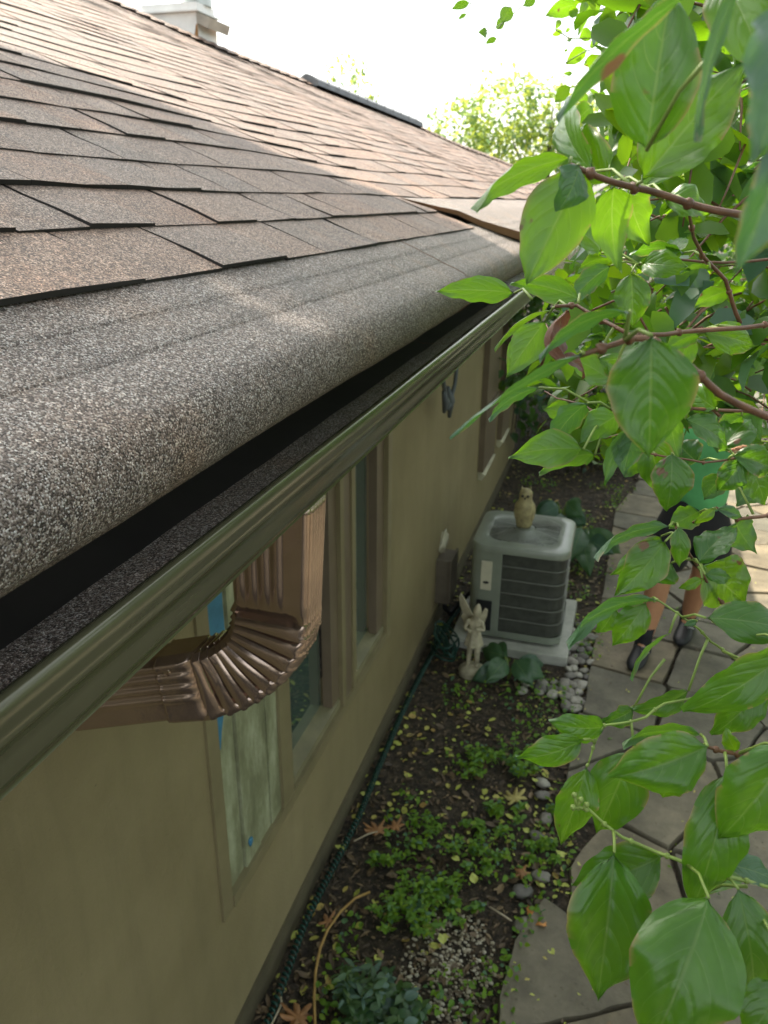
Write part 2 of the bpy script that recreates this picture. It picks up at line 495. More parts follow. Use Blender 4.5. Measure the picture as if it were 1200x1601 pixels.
M_pebble = mat_rnd('river_stone', [(0, (0.14, 0.13, 0.12)), (0.5, (0.26, 0.24, 0.21)), (1, (0.38, 0.36, 0.31))])
M_gravel = mat_rnd('pale_gravel', [(0, (0.20, 0.17, 0.12)), (0.5, (0.40, 0.35, 0.25)), (1, (0.58, 0.54, 0.44))])
M_litter = mat_rnd('leaf_litter', [(0, (0.05, 0.035, 0.022)), (0.38, (0.15, 0.10, 0.055)), (0.46, (0.28, 0.20, 0.11)), (0.5, (0.35, 0.40, 0.06)), (0.8, (0.50, 0.52, 0.11)), (1, (0.40, 0.24, 0.08))], 0.55)
M_conc = mat_plain('pad_concrete', (0.42, 0.42, 0.38), 0.8, vary=0.15, scale=14, bmp=0.3)
M_acp = mat_plain('ac_light_paint', (0.22, 0.245, 0.20), 0.35, vary=0.1, coat=0.3)
M_acd = mat_plain('ac_grille_dark', (0.080, 0.084, 0.070), 0.5, vary=0.3, scale=20)
M_acbar = mat_plain('ac_bar', (0.14, 0.145, 0.125), 0.4, vary=0.1)
M_black = mat_plain('black_plastic', (0.012, 0.013, 0.016), 0.5, vary=0.2)
M_label = mat_plain('label_sticker', (0.55, 0.52, 0.40), 0.5, vary=0.1)
M_statue = mat_plain('cast_stone', (0.42, 0.38, 0.27), 0.85, vary=0.3, scale=25, bmp=0.5)
M_owl = mat_plain('owl_plastic', (0.36, 0.31, 0.16), 0.55, vary=0.35, scale=30, bmp=0.3, bscale=90)
M_hose = mat_plain('green_hose', (0.006, 0.045, 0.034), 0.35, vary=0.3, scale=30)
M_cord = mat_plain('ochre_cord', (0.42, 0.26, 0.08), 0.5, vary=0.2, scale=30)
M_bone = mat_plain('pale_stick', (0.45, 0.38, 0.27), 0.7, vary=0.2)
M_skin = mat_plain('skin', (0.50, 0.25, 0.14), 0.5, vary=0.1)
M_blackcloth = mat_plain('black_cloth', (0.012, 0.013, 0.018), 0.8, vary=0.3, bmp=0.3, bscale=40)
M_greencloth = mat_plain('green_cloth', (0.12, 0.46, 0.17), 0.7, vary=0.15, bmp=0.3, bscale=30)
M_greycloth = mat_plain('grey_trim', (0.5, 0.5, 0.5), 0.6)
M_hair = mat_plain('dark_hair', (0.03, 0.02, 0.014), 0.6, vary=0.4, scale=60)
M_white = mat_plain('chimney_white', (0.88, 0.87, 0.84), 0.6, vary=0.08)
M_rust = mat_plain('rust', (0.40, 0.20, 0.07), 0.8, vary=0.4, scale=12)
M_galv = mat_plain('galvanised', (0.45, 0.47, 0.45), 0.35, metal=0.6, vary=0.15)
M_capb = mat_plain('cap_brown', (0.40, 0.36, 0.30), 0.5)
M_vent = mat_plain('ridge_vent_grey', (0.17, 0.18, 0.19), 0.55, vary=0.2)
M_flash = mat_plain('brown_metal_edge', (0.24, 0.12, 0.07), 0.4, vary=0.15, metal=0.2)
M_box = mat_plain('meter_grey_box', (0.12, 0.10, 0.075), 0.5)
M_caulk = mat_plain('caulk', (0.50, 0.47, 0.34), 0.7, vary=0.25)
M_cloth = mat_plain('bluegrey_ribbon', (0.10, 0.115, 0.13), 0.7, vary=0.3)

# ================================================================== ground
K = 0.90
def Z0(x, y, z): return (x * K, y * K, G + z * K)
WX = -0.944

ground = MB()
rows = []
ys = [-4 + 0.08 * i for i in range(0, 190)] + [12, 15, 20, 30, 60, 120]
xs = [-120, -60, -20, -8, -3] + [-1.5 + 0.08 * i for i in range(0, 60)] + [4, 8, 20, 60, 120]
def gz(x, y):
    if abs(x) > 6 or y > 14: return -0.02
    z = 0.020 * mnoise.noise(Vector((x * 3, y * 3, 0))) + 0.008 * mnoise.noise(Vector((x * 11, y * 11, 3)))
    return z - 0.012
for y in ys: rows.append([(x, y, gz(x, y)) for x in xs])
ground.grid(rows, flip=False)
tag(ground.build('ground', M_soil, smooth=True), kind='structure')

# flagstones
def clip_poly(poly, px, py, nx, ny):
    out = []
    for i in range(len(poly)):
        a = poly[i]; b = poly[(i + 1) % len(poly)]
        da = (a[0] - px) * nx + (a[1] - py) * ny; db = (b[0] - px) * nx + (b[1] - py) * ny
        if da <= 0: out.append(a)
        if da * db < 0:
            t = da / (da - db); out.append((a[0] + t * (b[0] - a[0]), a[1] + t * (b[1] - a[1])))
    return out
def path_left(y):
    pts = [(-2, 0.2), (1.2, 0.05), (1.6, -0.06), (1.9, -0.11), (2.15, -0.09), (2.35, -0.02), (2.55, 0.07), (2.75, 0.05), (2.95, 0.02), (3.5, 0.04), (4.1, 0.09), (5.5, 0.14), (6.8, 0.18), (7.6, 0.36), (9, 0.5), (12, 0.6)]
    for (a, b), (c, d) in zip(pts, pts[1:]):
        if a <= y <= c: return b + (d - b) * (y - a) / (c - a)
    return 0.3
rs = random.Random(11)
seeds = []
for i in range(-8, 36):
    for j in range(0, 8):
        y = i * 0.44 + rs.uniform(-0.19, 0.19) + (0.22 if j % 2 else 0)
        x = path_left(max(-2, min(12, y))) + 0.22 + j * 0.42 + rs.uniform(-0.14, 0.14)
        seeds.append((x, y))
pth = MB()
for i, (x, y) in enumerate(seeds):
    if y > 14: continue
    poly = [(x - 0.6, y - 0.6), (x + 0.6, y - 0.6), (x + 0.6, y + 0.6), (x - 0.6, y + 0.6)]
    for k, (a, b) in enumerate(seeds):
        if k == i or abs(a - x) > 1.3 or abs(b - y) > 1.3: continue
        mx, my = (x + a) / 2, (y + b) / 2
        d = math.hypot(a - x, b - y)
        gap = 0.010
        nx, ny = (a - x) / d, (b - y) / d
        poly = clip_poly(poly, mx - nx * gap, my - ny * gap, nx, ny)
        if len(poly) < 3: break
    if len(poly) < 3: continue
    yc = sum(p[1] for p in poly) / len(poly)
    yq = max(-1.9, min(11.9, yc))
    sl_e = (path_left(yq + 0.1) - path_left(yq - 0.1)) / 0.2
    for dy_ in (-0.35, -0.22, -0.1, 0.0, 0.1, 0.22, 0.35):
        yy_ = yq + dy_
        if not -1.8 < yy_ < 11.8 or len(poly) < 3: continue
        sl_e = (path_left(yy_ + 0.1) - path_left(yy_ - 0.1)) / 0.2
        # only where the edge bulges outwards does a tangent follow it
        if dy_ and (path_left(yy_ + 0.1) + path_left(yy_ - 0.1)) / 2 < path_left(yy_) - 0.001: continue
        poly = clip_poly(poly, path_left(yy_) - 0.02, yy_, -1.0, sl_e)
    if len(poly) < 3: continue
    nn = []
    for q in range(len(poly)):
        a = poly[q]; b = poly[(q + 1) % len(poly)]
        m = max(1, int(math.hypot(b[0] - a[0], b[1] - a[1]) / 0.06))
        for t in range(m):
            f = t / m
            nn.append([a[0] + (b[0] - a[0]) * f, a[1] + (b[1] - a[1]) * f])
    cx_ = sum(p[0] for p in nn) / len(nn); cy_ = sum(p[1] for p in nn) / len(nn)
    ring = []
    for p in nn:
        pass
    for p in nn:
        lx = path_left(max(-2, min(12, p[1])))
        wob = 0.012 * mnoise.noise(Vector((p[0] * 9, p[1] * 9, i * 1.7)))
        r = math.hypot(p[0] - cx_, p[1] - cy_)
        f = (r + wob) / max(r, 1e-6)
        px_ = cx_ + (p[0] - cx_) * f; py_ = cy_ + (p[1] - cy_) * f
        ring.append((px_, py_))
    if max(p[0] for p in ring) - min(p[0] for p in ring) < 0.1: continue
    cx_ = sum(p[0] for p in ring) / len(ring); cy_ = sum(p[1] for p in ring) / len(ring)
    pth.r = rs.random()
    h = 0.030 + rs.uniform(-0.006, 0.006)
    tx, ty = rs.uniform(-0.012, 0.012), rs.uniform(-0.012, 0.012)
    b0 = len(pth.v)
    n = len(ring)
    for sc_, zz in ((1.0, -0.03), (1.0, h - 0.008), (0.985, h)):
        for p in ring:
            X_ = cx_ + (p[0] - cx_) * sc_; Y_ = cy_ + (p[1] - cy_) * sc_
            pth.vert((X_, Y_, zz + (tx * (X_ - cx_) + ty * (Y_ - cy_) if zz > 0 else 0)))
    c = pth.vert((cx_, cy_, h))
    for k in range(n):
        k2 = (k + 1) % n
        pth.face([b0 + k, b0 + k2, b0 + n + k2, b0 + n + k])
        pth.face([b0 + n + k, b0 + n + k2, b0 + 2 * n + k2, b0 + 2 * n + k])
        pth.face([b0 + 2 * n + k, b0 + 2 * n + k2, c])
tag(pth.build('path', M_stone, auto=50), kind='structure')

# ================================================================== house
house = empty('house', (WX, 3.0, 0), 'low tan house with brown shingled roof, at the left of the garden path', 'house')
WALL_END = 8.2
SILL, WTOP = 0.60, 2.06
Y0, Y1 = 1.54, 3.22           # window opening
wl = MB()
def wall_rect(mb, y0, y1, z0, z1, x=WX, n=0.25):
    mb.box(x - 0.16, x, y0, y1, z0, z1)
# wall in butted blocks round the openings
wall_rect(wl, -3.0, Y0, -0.05, 2.30)
wall_rect(wl, Y0, Y1, -0.05, SILL)
wall_rect(wl, Y0, Y1, WTOP, 2.30)
wall_rect(wl, Y1, WALL_END, -0.05, 2.30)
wl.box(-9, WX - 0.16, WALL_END - 0.16, WALL_END, -0.05, 2.30)
wl.box(-9, WX - 0.16, -3.0, -2.84, -0.05, 2.30)
wl.box(-2.6, -2.44, WALL_END, 15.5, -0.05, 2.30)
child(wl, 'wall', M_wall, house)
fd = MB(); fd.box(WX - 0.1, WX + 0.012, -3.0, WALL_END, -0.06, 0.10)
child(fd, 'foundation_strip', mat_plain('foundation', (0.10, 0.085, 0.05), 0.8, bmp=0.3), house)
# crack/patch beside the window
sf = MB(); sf.box(-0.645 * K - 0.36, -0.645 * K - 0.03, -3.2, 15.6, G - 0.505 * K, G - 0.495 * K)
child(sf, 'soffit', M_soffit, house)
fa = MB(); fa.box(-0.645 * K - 0.028, -0.645 * K, -3.2, 15.6, G - 0.52 * K, G - 0.22 * K)
child(fa, 'fascia', M_fascia, house)

# ---- roof -------------------------------------------------------
SL = 0.42
ang = math.atan(SL)
U = Vector((-math.cos(ang), 0, math.sin(ang)))
NR = Vector((math.sin(ang), 0, math.cos(ang)))
O = Vector(Z0(-0.60, 0, -0.1045))
RA = Vector(Z0(-4.7, 6.93, 1.61)); RB = Vector(Z0(-2.23, 16.5, 0.58))
def ridge_u(y):
    x = RA.x + (RB.x - RA.x) * (y - RA.y) / (RB.y - RA.y)
    return (O.x - x) / math.cos(ang)
def rp(u, y, h=0.0):
    sag = 0.010 * math.sin(y * 1.3 + 0.6) * min(1, max(0, u)) + 0.005 * math.sin(y * 3.1 + u * 2) * min(1, max(0, u) * 2.5)
    return O + U * u + NR * (h + sag) + Vector((0, y, 0))
base = MB()
rows = []
for i in range(0, 41):
    y = -2.5 + 18.2 * i / 40
    ur = ridge_u(y)
    rows.append([rp(ur * j / 8 - 0.10 * (j == 0), y, -0.012) for j in range(9)])
base.grid(rows, flip=True)
rows = []
for i in range(0, 41):                       # far slope behind the ridge
    y = -2.5 + 18.2 * i / 40
    p = rp(ridge_u(y), y, -0.012)
    rows.append([p, p + Vector((-4.5, 0.8, -1.9))])
base.grid(rows, flip=True)
child(base, 'roof_deck', M_dark, house)

E_ = 0.137
tabs = MB(); rs = random.Random(5)
k = 0
def tab(mb, u0, u1, ya, yb, hb, ht, r, shear):
    """slab: butt at u0 (height hb), top at u1; slightly wavy edges"""
    mb.r = r
    mb.m = 0
    ny = max(1, int((yb - ya) / 0.11)) if u0 < 0.9 else 1
    nu = 3 if u0 < 0.9 else 1
    rows = []
    for i in range(nu + 1):
        f = i / nu
        row = []
        for j in range(ny + 1):
            y = ya + (yb - ya) * j / ny + shear * f
            u = u0 + (u1 - u0) * f + (0.0022 * mnoise.noise(Vector((y * 14, u0 * 9, 0))) if i == 0 else 0)
            h = hb + (ht - hb) * f + (0.0020 * mnoise.noise(Vector((y * 9, u * 9, 4))) + 0.0012 * math.sin((u + y) * 30 + u0 * 100) if i < nu else 0)
            row.append(rp(u, y, h))
        rows.append(row)
    b = mb.grid(rows, flip=True)
    mb.m = 1
    nc = ny + 1
    low = [mb.vert(rp(u0, ya + (yb - ya) * j / ny, hb - 0.0060)) for j in range(nc)]
    for j in range(ny): mb.face([b + j, low[j], low[j + 1], b + j + 1])
    # sides
    for col in (0, ny):
        y = ya if col == 0 else yb
        lo = [mb.vert(rp(u0 + (u1 - u0) * i / nu, y + shear * i / nu, hb + (ht - hb) * i / nu - 0.006)) for i in range(nu + 1)]
        for i in range(nu):
            q = [b + i * nc + col, b + (i + 1) * nc + col, lo[i + 1], lo[i]]
            mb.face(q if col == 0 else q[::-1])
while True:
    u0 = k * E_ + rs.uniform(-0.002, 0.002)
    if u0 > 7.0: break
    y = -2.4 + rs.uniform(0, 0.2)
    while y < 15.6:
        wd = rs.choice((0.14, 0.17, 0.20, 0.24, 0.30)) + rs.uniform(-0.02, 0.02)
        yb = min(y + wd, 15.65)
        if u0 + 0.05 < ridge_u((y + yb) / 2):
            if k < 2 and y > 2.86: y = yb; continue
            thick = rs.random() < 0.33
            tab(tabs, u0 + rs.uniform(-0.0015, 0.0015), u0 + E_ + 0.02, y + 0.0012, yb - 0.0012, (0.0088 if thick else 0.0054) * (1.0 if u0 < 1.2 else 0.75), 0.0012, rs.random(), rs.uniform(-0.012, 0.012))
        y = yb
    k += 1
# course starter tucked under for the far cover piece
child(tabs, 'roof', [M_shingle, M_dark], house)
# ridge caps
rc = MB(); rs = random.Random(8)
y = -2.3
while y < 15.5:
    rc.r = rs.random()
    a = rp(ridge_u(y), y, 0.012); b_ = rp(ridge_u(y + 0.17), y + 0.17, 0.030)
    rc.m = 0
    for (p0, p1) in ((U * -0.15, Vector((0, 0, 0.012))), (Vector((0, 0, 0.012)), Vector((-0.14, 0.03, -0.05)))):
        ids = [rc.vert(a + p0), rc.vert(b_ + p0 + Vector((0, 0.01, 0))), rc.vert(b_ + p1 + Vector((0, 0.01, 0))), rc.vert(a + p1)]
        rc.face(ids)
    rc.m = 1
    s0 = [rc.vert(b_ + U * -0.15 + Vector((0, 0.01, 0))), rc.vert(b_ + U * -0.15 + Vector((0, 0.01, -0.02))), rc.vert(b_ + Vector((0, 0.01, -0.01))), rc.vert(b_ + Vector((0, 0.01, 0.012)))]
    rc.face(s0)
    y += 0.15
child(rc, 'ridge_cap', [M_shingle, M_dark], house)
# ridge vent strip
rv = MB()
va = rp(ridge_u(8.8) - 0.05, 8.8, 0.0); vb = rp(ridge_u(11.1) - 0.04, 11.1, 0.0)
d_ = (vb - va).normalized()
prof = [(0.16, 0.0), (0.15, 0.055), (0.05, 0.095), (0, 0.10), (-0.16, 0.04), (-0.17, -0.05)]
def sec(p): return [p + Vector((0.93 * a, -0.0, -0.12 * abs(a) + b)) for a, b in prof]
seg = []
for i in range(13):
    f = i / 12
    p = va.lerp(vb, f)
    seg.append(sec(p))
rv.grid(seg)
rv.face(list(range(0, 6))); rv.face(list(range(len(rv.v) - 6, len(rv.v)))[::-1])
for i in range(1, 12, 1):
    p = va.lerp(vb, i / 12 - 0.01); rv.hexa([p + Vector((0.16, 0, 0)), p + Vector((0.165, 0, 0)), p + Vector((0.165, 0.012, 0)), p + Vector((0.16, 0.012, 0)), p + Vector((0.155, 0, 0.055)), p + Vector((0.162, 0, 0.055)), p + Vector((0.162, 0.012, 0.055)), p + Vector((0.155, 0.012, 0.055))])
child(rv, 'ridge_vent', M_vent, house)

# ---- granule covered gutter guard -------------------------------
prof_c = [(-0.640, -0.0880), (-0.60, -0.1045), (-0.56, -0.1215), (-0.545, -0.1280), (-0.5435, -0.1300), (-0.515, -0.1415), (-0.488, -0.1530), (-0.4865, -0.1550), (-0.475, -0.1590), (-0.448, -0.1695), (-0.430, -0.1780), (-0.414, -0.1880), (-0.404, -0.2020), (-0.3985, -0.2200), (-0.398, -0.2400), (-0.405, -0.2620), (-0.432, -0.2850), (-0.455, -0.290), (-0.490, -0.292), (-0.530, -0.300), (-0.560, -0.330), (-0.560, -0.368), (-0.530, -0.3785), (-0.500, -0.3775), (-0.476, -0.3765), (-0.455, -0.3745), (-0.430, -0.3715)]
def cover(ya, yb, lift=0.0, twist=0.0, name='gutter_guard', far=False, n=None, bow=0.0):
    mb = MB()
    n = n or max(2, int((yb - ya) / 0.06))
    rows = []
    for i in range(n + 1):
        f = i / n
        y = ya + (yb - ya) * f
        row = []
        for (px_, pz_) in prof_c:
            wv = 0.0030 * mnoise.noise(Vector((y * 2.2, px_ * 8, 1.0))) + 0.0022 * mnoise.noise(Vector((y * 7, px_ * 20, 2.0)))
            l = lift * (1 + twist * (-0.40 - px_) * 0) * (1.0 if pz_ > -0.29 else 0.4)
            l -= bow * math.sin(PI * min(1, f)) * (1 if pz_ > -0.2 else 0)
            row.append((px_ * K, y * K, G + (pz_ + wv + l) * K))
        rows.append(row)
    mb.grid(rows)
    npf = len(prof_c) - 1
    for fi in range(len(mb.f)):
        if 18 <= fi % npf <= 22: mb.mi[fi] = 2  # recess faces painted dark to deepen the shade under the nose
    mb.m = 1
    # end edges
    for row in (rows[0], rows[-1]):
        r2 = [(p[0] - 0.003, p[1], p[2] - 0.0045) for p in row]
        b = len(mb.v)
        for p in row: mb.vert(p)
        for p in r2: mb.vert(p)
        m = len(row)
        for j in range(m - 1): mb.face([b + j, b + j + 1, b + m + j + 1, b + m + j])
    return mb
c1 = cover(-2.0, 2.20)
child(c1, 'gutter_guard', [M_cover, M_flash, M_dark], house, auto=60)
c2 = cover(2.17, 3.62, lift=0.0015)
child(c2, 'gutter_guard', [M_cover, M_flash, M_dark], house, auto=60)
# far raised section: starts higher up the slope, its cut end shows brown metal
def far_cover():
    mb = MB(); rows = []
    n = 60
    for i in range(n + 1):
        f = i / n
        y = 3.10 + (9.0 - 3.10) * f
        row = []
        pr = [(-0.86, 0.006), (-0.80, -0.016), (-0.74, -0.038), (-0.68, -0.058)] + prof_c[1:19]
        for j, (px_, pz_) in enumerate(pr):
            yy = y
            s = min(1, max(0, (px_ + 0.86) / 0.4))
            yy += 0.55 * s * (1 - min(1, f * 1.2)) * 0.9       # slanting cut end
            l = 0.004 + 0.040 * s * (1 if pz_ > -0.26 else 0.5) * (0.75 + 0.25 * (1 - f))
            wv = 0.001 * mnoise.noise(Vector((yy * 2.2, px_ * 8, 7.0)))
            row.append((px_ * K, yy * K, G + (pz_ + l + wv) * K))
        rows.append(row)
    mb.grid(rows)
    mb.m = 1
    m = len(rows[0])
    # brown cut end: hangs below the raised edge
    b = len(mb.v)
    for p in rows[0]: mb.vert((p[0], p[1] - 0.002, p[2]))
    for j, p in enumerate(rows[0]):
        s = min(1, max(0, (p[0] / K + 0.86) / 0.4)) if p[2] > G - 0.20 * K else 0.4
        mb.vert((p[0] - 0.002, p[1] + 0.002, p[2] - 0.004 - 0.030 * K * s))
    for j in range(m - 1): mb.face([b + j + 1, b + j, b + m + j, b + m + j + 1])
    return mb
child(far_cover(), 'gutter_guard', [M_cover, M_flash, M_dark], house, auto=60)

# ---- gutter ------------------------------------------------------
gut_prof = [(-0.446, -0.3745), (-0.440, -0.3665), (-0.432, -0.3655), (-0.4265, -0.3685), (-0.4245, -0.3760), (-0.4255, -0.3850), (-0.4290, -0.3935), (-0.4300, -0.3990), (-0.4298, -0.4040), (-0.4330, -0.4095), (-0.4420, -0.4160), (-0.4490, -0.4260), (-0.4520, -0.4420), (-0.4540, -0.4600), (-0.4590, -0.4730), (-0.4680, -0.4800), (-0.4735, -0.4830), (-0.4740, -0.4880), (-0.4720, -0.4915), (-0.4780, -0.4930), (-0.6400, -0.4930), (-0.6440, -0.3700)]
gt = empty('gutter', (-0.45 * K, 2, G - 0.5 * K), 'olive tan rain gutter running along the eave above the windows', 'gutter')
mb = MB(); rows = []
ns = 120
for i in range(ns + 1):
    y = -2.0 + 11.1 * i / ns
    w1 = 0.0018 * mnoise.noise(Vector((y * 1.7, 0, 5)))
    rows.append([(px_ * K, y * K, G + (pz_ + w1) * K) for px_, pz_ in gut_prof])
mb.grid(rows)
mb.face(list(range(len(gut_prof)))); e = ns * len(gut_prof); mb.face([e + q for q in range(len(gut_prof))][::-1])
child(mb, 'trough', M_gutter, gt, auto=70)

# ---- downspout ---------------------------------------------------
ds = empty('downspout', (-0.57 * K, 1.23 * K, G - 0.5 * K), 'copper brown corrugated downspout elbow hanging under the gutter', 'downspout')
YA, YB = 1.184, 1.275
PV = Vector((-0.770, 0, -0.750))
def smooth(a, b, x):
    t = max(0, min(1, (x - a) / (b - a))); return t * t * (3 - 2 * t)
def section(inner, outer, ya, yb, ribA, ribB, grow=0.0, dirv=None, bulge=0.0, crimp=0.0, wob=0.0):
    """closed ring; face A (towards the camera) first from inner to outer, then face B, back, inner"""
    inner = Vector(inner); outer = Vector(outer)
    ex = outer - inner; W_ = ex.length; ex.normalize()
    inner = inner - ex * grow; outer = outer + ex * grow; W_ += 2 * grow
    ya -= grow; yb += grow
    rc_ = 0.012
    pts = []
    nA = 48
    for i in range(nA + 1):
        t = i / nA
        s = rc_ + (W_ - 2 * rc_) * t
        rel = s / W_
        rib = 0.0
        if 0.04 < rel < 0.70:
            ph = (rel - 0.04) / 0.66 * 4
            rib = -ribA * (0.5 - 0.5 * math.cos(2 * PI * ph)) ** 0.7
        yy = ya + rib - bulge * math.sin(PI * rel) + crimp * smooth(0.0, 0.15, rel) * (1 - smooth(0.75, 0.97, rel)) + wob * math.sin(rel * 9 + inner.z * 60) * 0.5
        pts.append(inner + ex * s + Vector((0, yy, 0)))
    # rounded corner then B
    for a in (30, 60):
        c = inner + ex * (W_ - rc_)
        pts.append(c + ex * rc_ * math.sin(R(a)) + Vector((0, ya + rc_ - rc_ * math.cos(R(a)), 0)))
    nB = 36
    for i in range(nB + 1):
        t = i / nB
        yy = ya + rc_ + (yb - ya - 2 * rc_) * t
        rib = ribB * (0.5 - 0.5 * math.cos(2 * PI * t * 5)) ** 0.6
        pts.append(outer + ex * (-0.002 + rib) + Vector((0, yy, 0)))
    for a in (30, 60):
        c = inner + ex * (W_ - rc_)
        pts.append(c + ex * rc_ * math.cos(R(a)) + Vector((0, yb - rc_ + rc_ * math.sin(R(a)), 0)))
    for i in range(9):
        pts.append(inner + ex * (W_ - rc_ - (W_ - 2 * rc_) * i / 8) + Vector((0, yb, 0)))
    for i in range(7):
        pts.append(inner + Vector((0, yb - rc_ - (yb - ya - 2 * rc_) * i / 6, 0)))
    return pts
def finish(rows):
    out = []
    for r in rows:
        rr = []
        for p in r:
            s = max(0, -0.70 - p.x)
            y = p.y - 0.26 * s
            rr.append((p.x * K, y * K, G + p.z * K))
        out.append(rr)
    return out
rows = []
for i in range(13):                               # straight upper part
    z = -0.505 - (0.728 - 0.505) * i / 12
    f = i / 12
    rib = 0.0042 * (1 - smooth(0.86, 0.97, f))
    wl_ = 0.006 * (1 - f)
    rows.append(section((-0.656, 0, z), (-0.490 - 0.012 * f, 0, z), YA + 0.0, YB, rib, 0.0042, grow=0.001 * (1 - f)))
NS = 9
AEND = 80.0
for sgm in range(NS):
    for q in range(12):
        f = q / 12
        al = R(AEND * (sgm + f) / NS)
        ro = 0.266 - 0.016 * math.sin(2 * al) ** 2 + (0.0025 if q > 8 else 0)
        ri = 0.108 - (0.006 if q < 2 else 0)
        d = Vector((math.cos(al), 0, -math.sin(al)))
        saw = (1 - f)
        crimp = (0.014, 0.013, 0.006)[q] if q < 3 else 0.0
        bul = 0.004 * math.sin(PI * min(1, f * 1.05)) 
        rows.append(section(PV + d * ri, PV + d * (ro + 0.001 * math.sin(PI * f)), YA - 0.0085 * f + 0.004, YB + 0.001, 0.0, 0.0040 * (1 - smooth(0.55, 1.25, al)), bulge=bul, crimp=crimp * (1.0 + 0.4 * math.sin(al * 2)), wob=0.0012))
al = R(AEND); d = Vector((math.cos(al), 0, -math.sin(al))); t_ = Vector((-math.sin(al), 0, -math.cos(al)))
for i in range(9):
    f = i / 8
    pi_ = PV + d * 0.104 + t_ * (0.072 * f); po_ = PV + d * 0.268 + t_ * (0.078 * f + 0.003)
    jag = 0.003 * math.sin(i * 2.1)
    rows.append(section(pi_ + d * 0.002 * f, po_ - d * 0.004 * f, YA - 0.0015, YB + 0.001, 0.0045 * smooth(0.05, 0.35, f), 0.0, crimp=0.008 if i == 0 else 0.0))
el = MB(); el.grid(finish(rows), closed_u=True)
# slightly turned, ragged rim
last = finish([rows[-1]])[0]; n = len(last)
b = len(el.v)
for j, p in enumerate(last): el.vert((p[0] - 0.0035 - 0.003 * mnoise.noise(Vector((j * 0.35, 0, 0))), p[1] - (0.0012 if j < 50 else 0), p[2]))
for j in range(n): el.face([b - n + j, b - n + (j + 1) % n, b + (j + 1) % n, b + j])
elbow = child(el, 'elbow', M_copper, ds, auto=38)
sol = elbow.modifiers.new('sheet', 'SOLIDIFY'); sol.thickness = 0.0012; sol.offset = -1
rows = []
for i in range(-2, 15):
    f = i / 14
    L_ = 0.072 + 0.215 * f
    pi_ = PV + d * 0.109 + t_ * L_; po_ = PV + d * 0.261 + t_ * L_
    rows.append(section(pi_, po_, YA + 0.003, YB - 0.003, 0.0048, 0.0))
ex_ = MB(); ex_.grid(finish(rows), closed_u=True)
child(ex_, 'drain_pipe', M_copper, ds, auto=45)
# second elbow turns along the wall behind the gutter
pa = [Vector(((PV + d * 0.185 + t_ * 0.275).x * K, (1.23 - 0.26 * 0.29) * K, G + (PV + d * 0.185 + t_ * 0.275).z * K))]
p0 = pa[0]
path_ = [p0, p0 + Vector((-0.012, -0.02, -0.004)), p0 + Vector((-0.02, -0.08, -0.008)), p0 + Vector((-0.02, -0.5, -0.03)), p0 + Vector((-0.02, -1.6, -0.07)), p0 + Vector((-0.02, -1.65, -0.12)), p0 + Vector((-0.02, -1.66, -1.3))]
ep = MB(); ep.tube(path_, 0.028, 12)
child(ep, 'drain_pipe', M_copper, ds, auto=45)
# rivet
jp = at_y(256, 1029, (YA - 0.035) * K)
rv_ = MB()
rows_ = []
cpt = finish([[PV + d * 0.134 + t_ * 0.058 + Vector((0, YA - 0.0035, 0))]])[0][0]
for r_, dy in ((0.0115, 0.004), (0.0105, -0.0005), (0.008, -0.0012), (0.0065, 0.0004), (0.004, -0.0004), (0.0005, -0.001)):
    rows_.append([(cpt[0] + r_ * math.cos(2 * PI * q / 20), cpt[1] + dy, cpt[2] + r_ * math.sin(2 * PI * q / 20)) for q in range(20)])
rv_.grid(rows_, closed_u=True, flip=True)
child(rv_, 'rivet', M_copper, ds, smooth=True)

# ---- triple window ----------------------------------------------
win = empty('window_group', (WX, 2.4, SILL), 'triple window under the gutter, its nearest third boarded and taped', 'window')
win.parent = house
win.location = Vector((0, -0.6, SILL))
for kk in ('label', 'category'):
    if kk in win: del win[kk]
win.name = 'window'
win['label'] = 'wide triple window with its nearest third boarded'
def wbox(mb, y0, y1, z0, z1, x0, x1): mb.box(WX + x0, WX + x1, y0, y1, z0, z1)
fr = MB()
wbox(fr, Y0 - 0.040, Y0 + 0.02, SILL - 0.03, WTOP + 0.04, -0.03, 0.008)
wbox(fr, Y1 - 0.02, Y1 + 0.045, SILL - 0.03, WTOP + 0.04, -0.03, 0.016)
wbox(fr, Y0 + 0.02, Y1 - 0.02, SILL - 0.03, SILL + 0.015, -0.03, 0.014)
wbox(fr, Y0 + 0.02, Y1 - 0.02, WTOP - 0.01, WTOP + 0.04, -0.03, 0.014)
for (a, b) in ((1.945, 2.035), (2.565, 2.605), (2.700, 2.745)):
    wbox(fr, a, b, SILL + 0.015, WTOP - 0.01, -0.03, 0.012)
child(fr, 'frame', M_frame, win)
mu = MB()
wbox(mu, 2.605, 2.700, SILL + 0.015, WTOP - 0.01, -0.03, 0.004)
wbox(mu, 2.480, 2.565, SILL + 0.06, WTOP - 0.01, -0.045, -0.006)
wbox(mu, 3.095, 3.2, SILL + 0.06, WTOP - 0.01, -0.045, -0.006)
child(mu, 'sash', M_mull, win)
sl_ = MB()
for (a, b) in ((2.035, 2.565), (2.745, 3.2)):
    sl_.hexa([(WX - 0.06, a, SILL), (WX - 0.001, a, SILL), (WX - 0.001, b, SILL), (WX - 0.06, b, SILL), (WX - 0.06, a, SILL + 0.07), (WX - 0.001, a, SILL + 0.045), (WX - 0.001, b, SILL + 0.045), (WX - 0.06, b, SILL + 0.07)])
child(sl_, 'sill', M_soffit, win)
for (a, b) in ((2.035, 2.48), (2.745, 3.095)):
    g_ = MB(); g_.box(WX - 0.062, WX - 0.055, a, b, SILL + 0.03, WTOP - 0.01)
    child(g_, 'pane', M_glass, win)
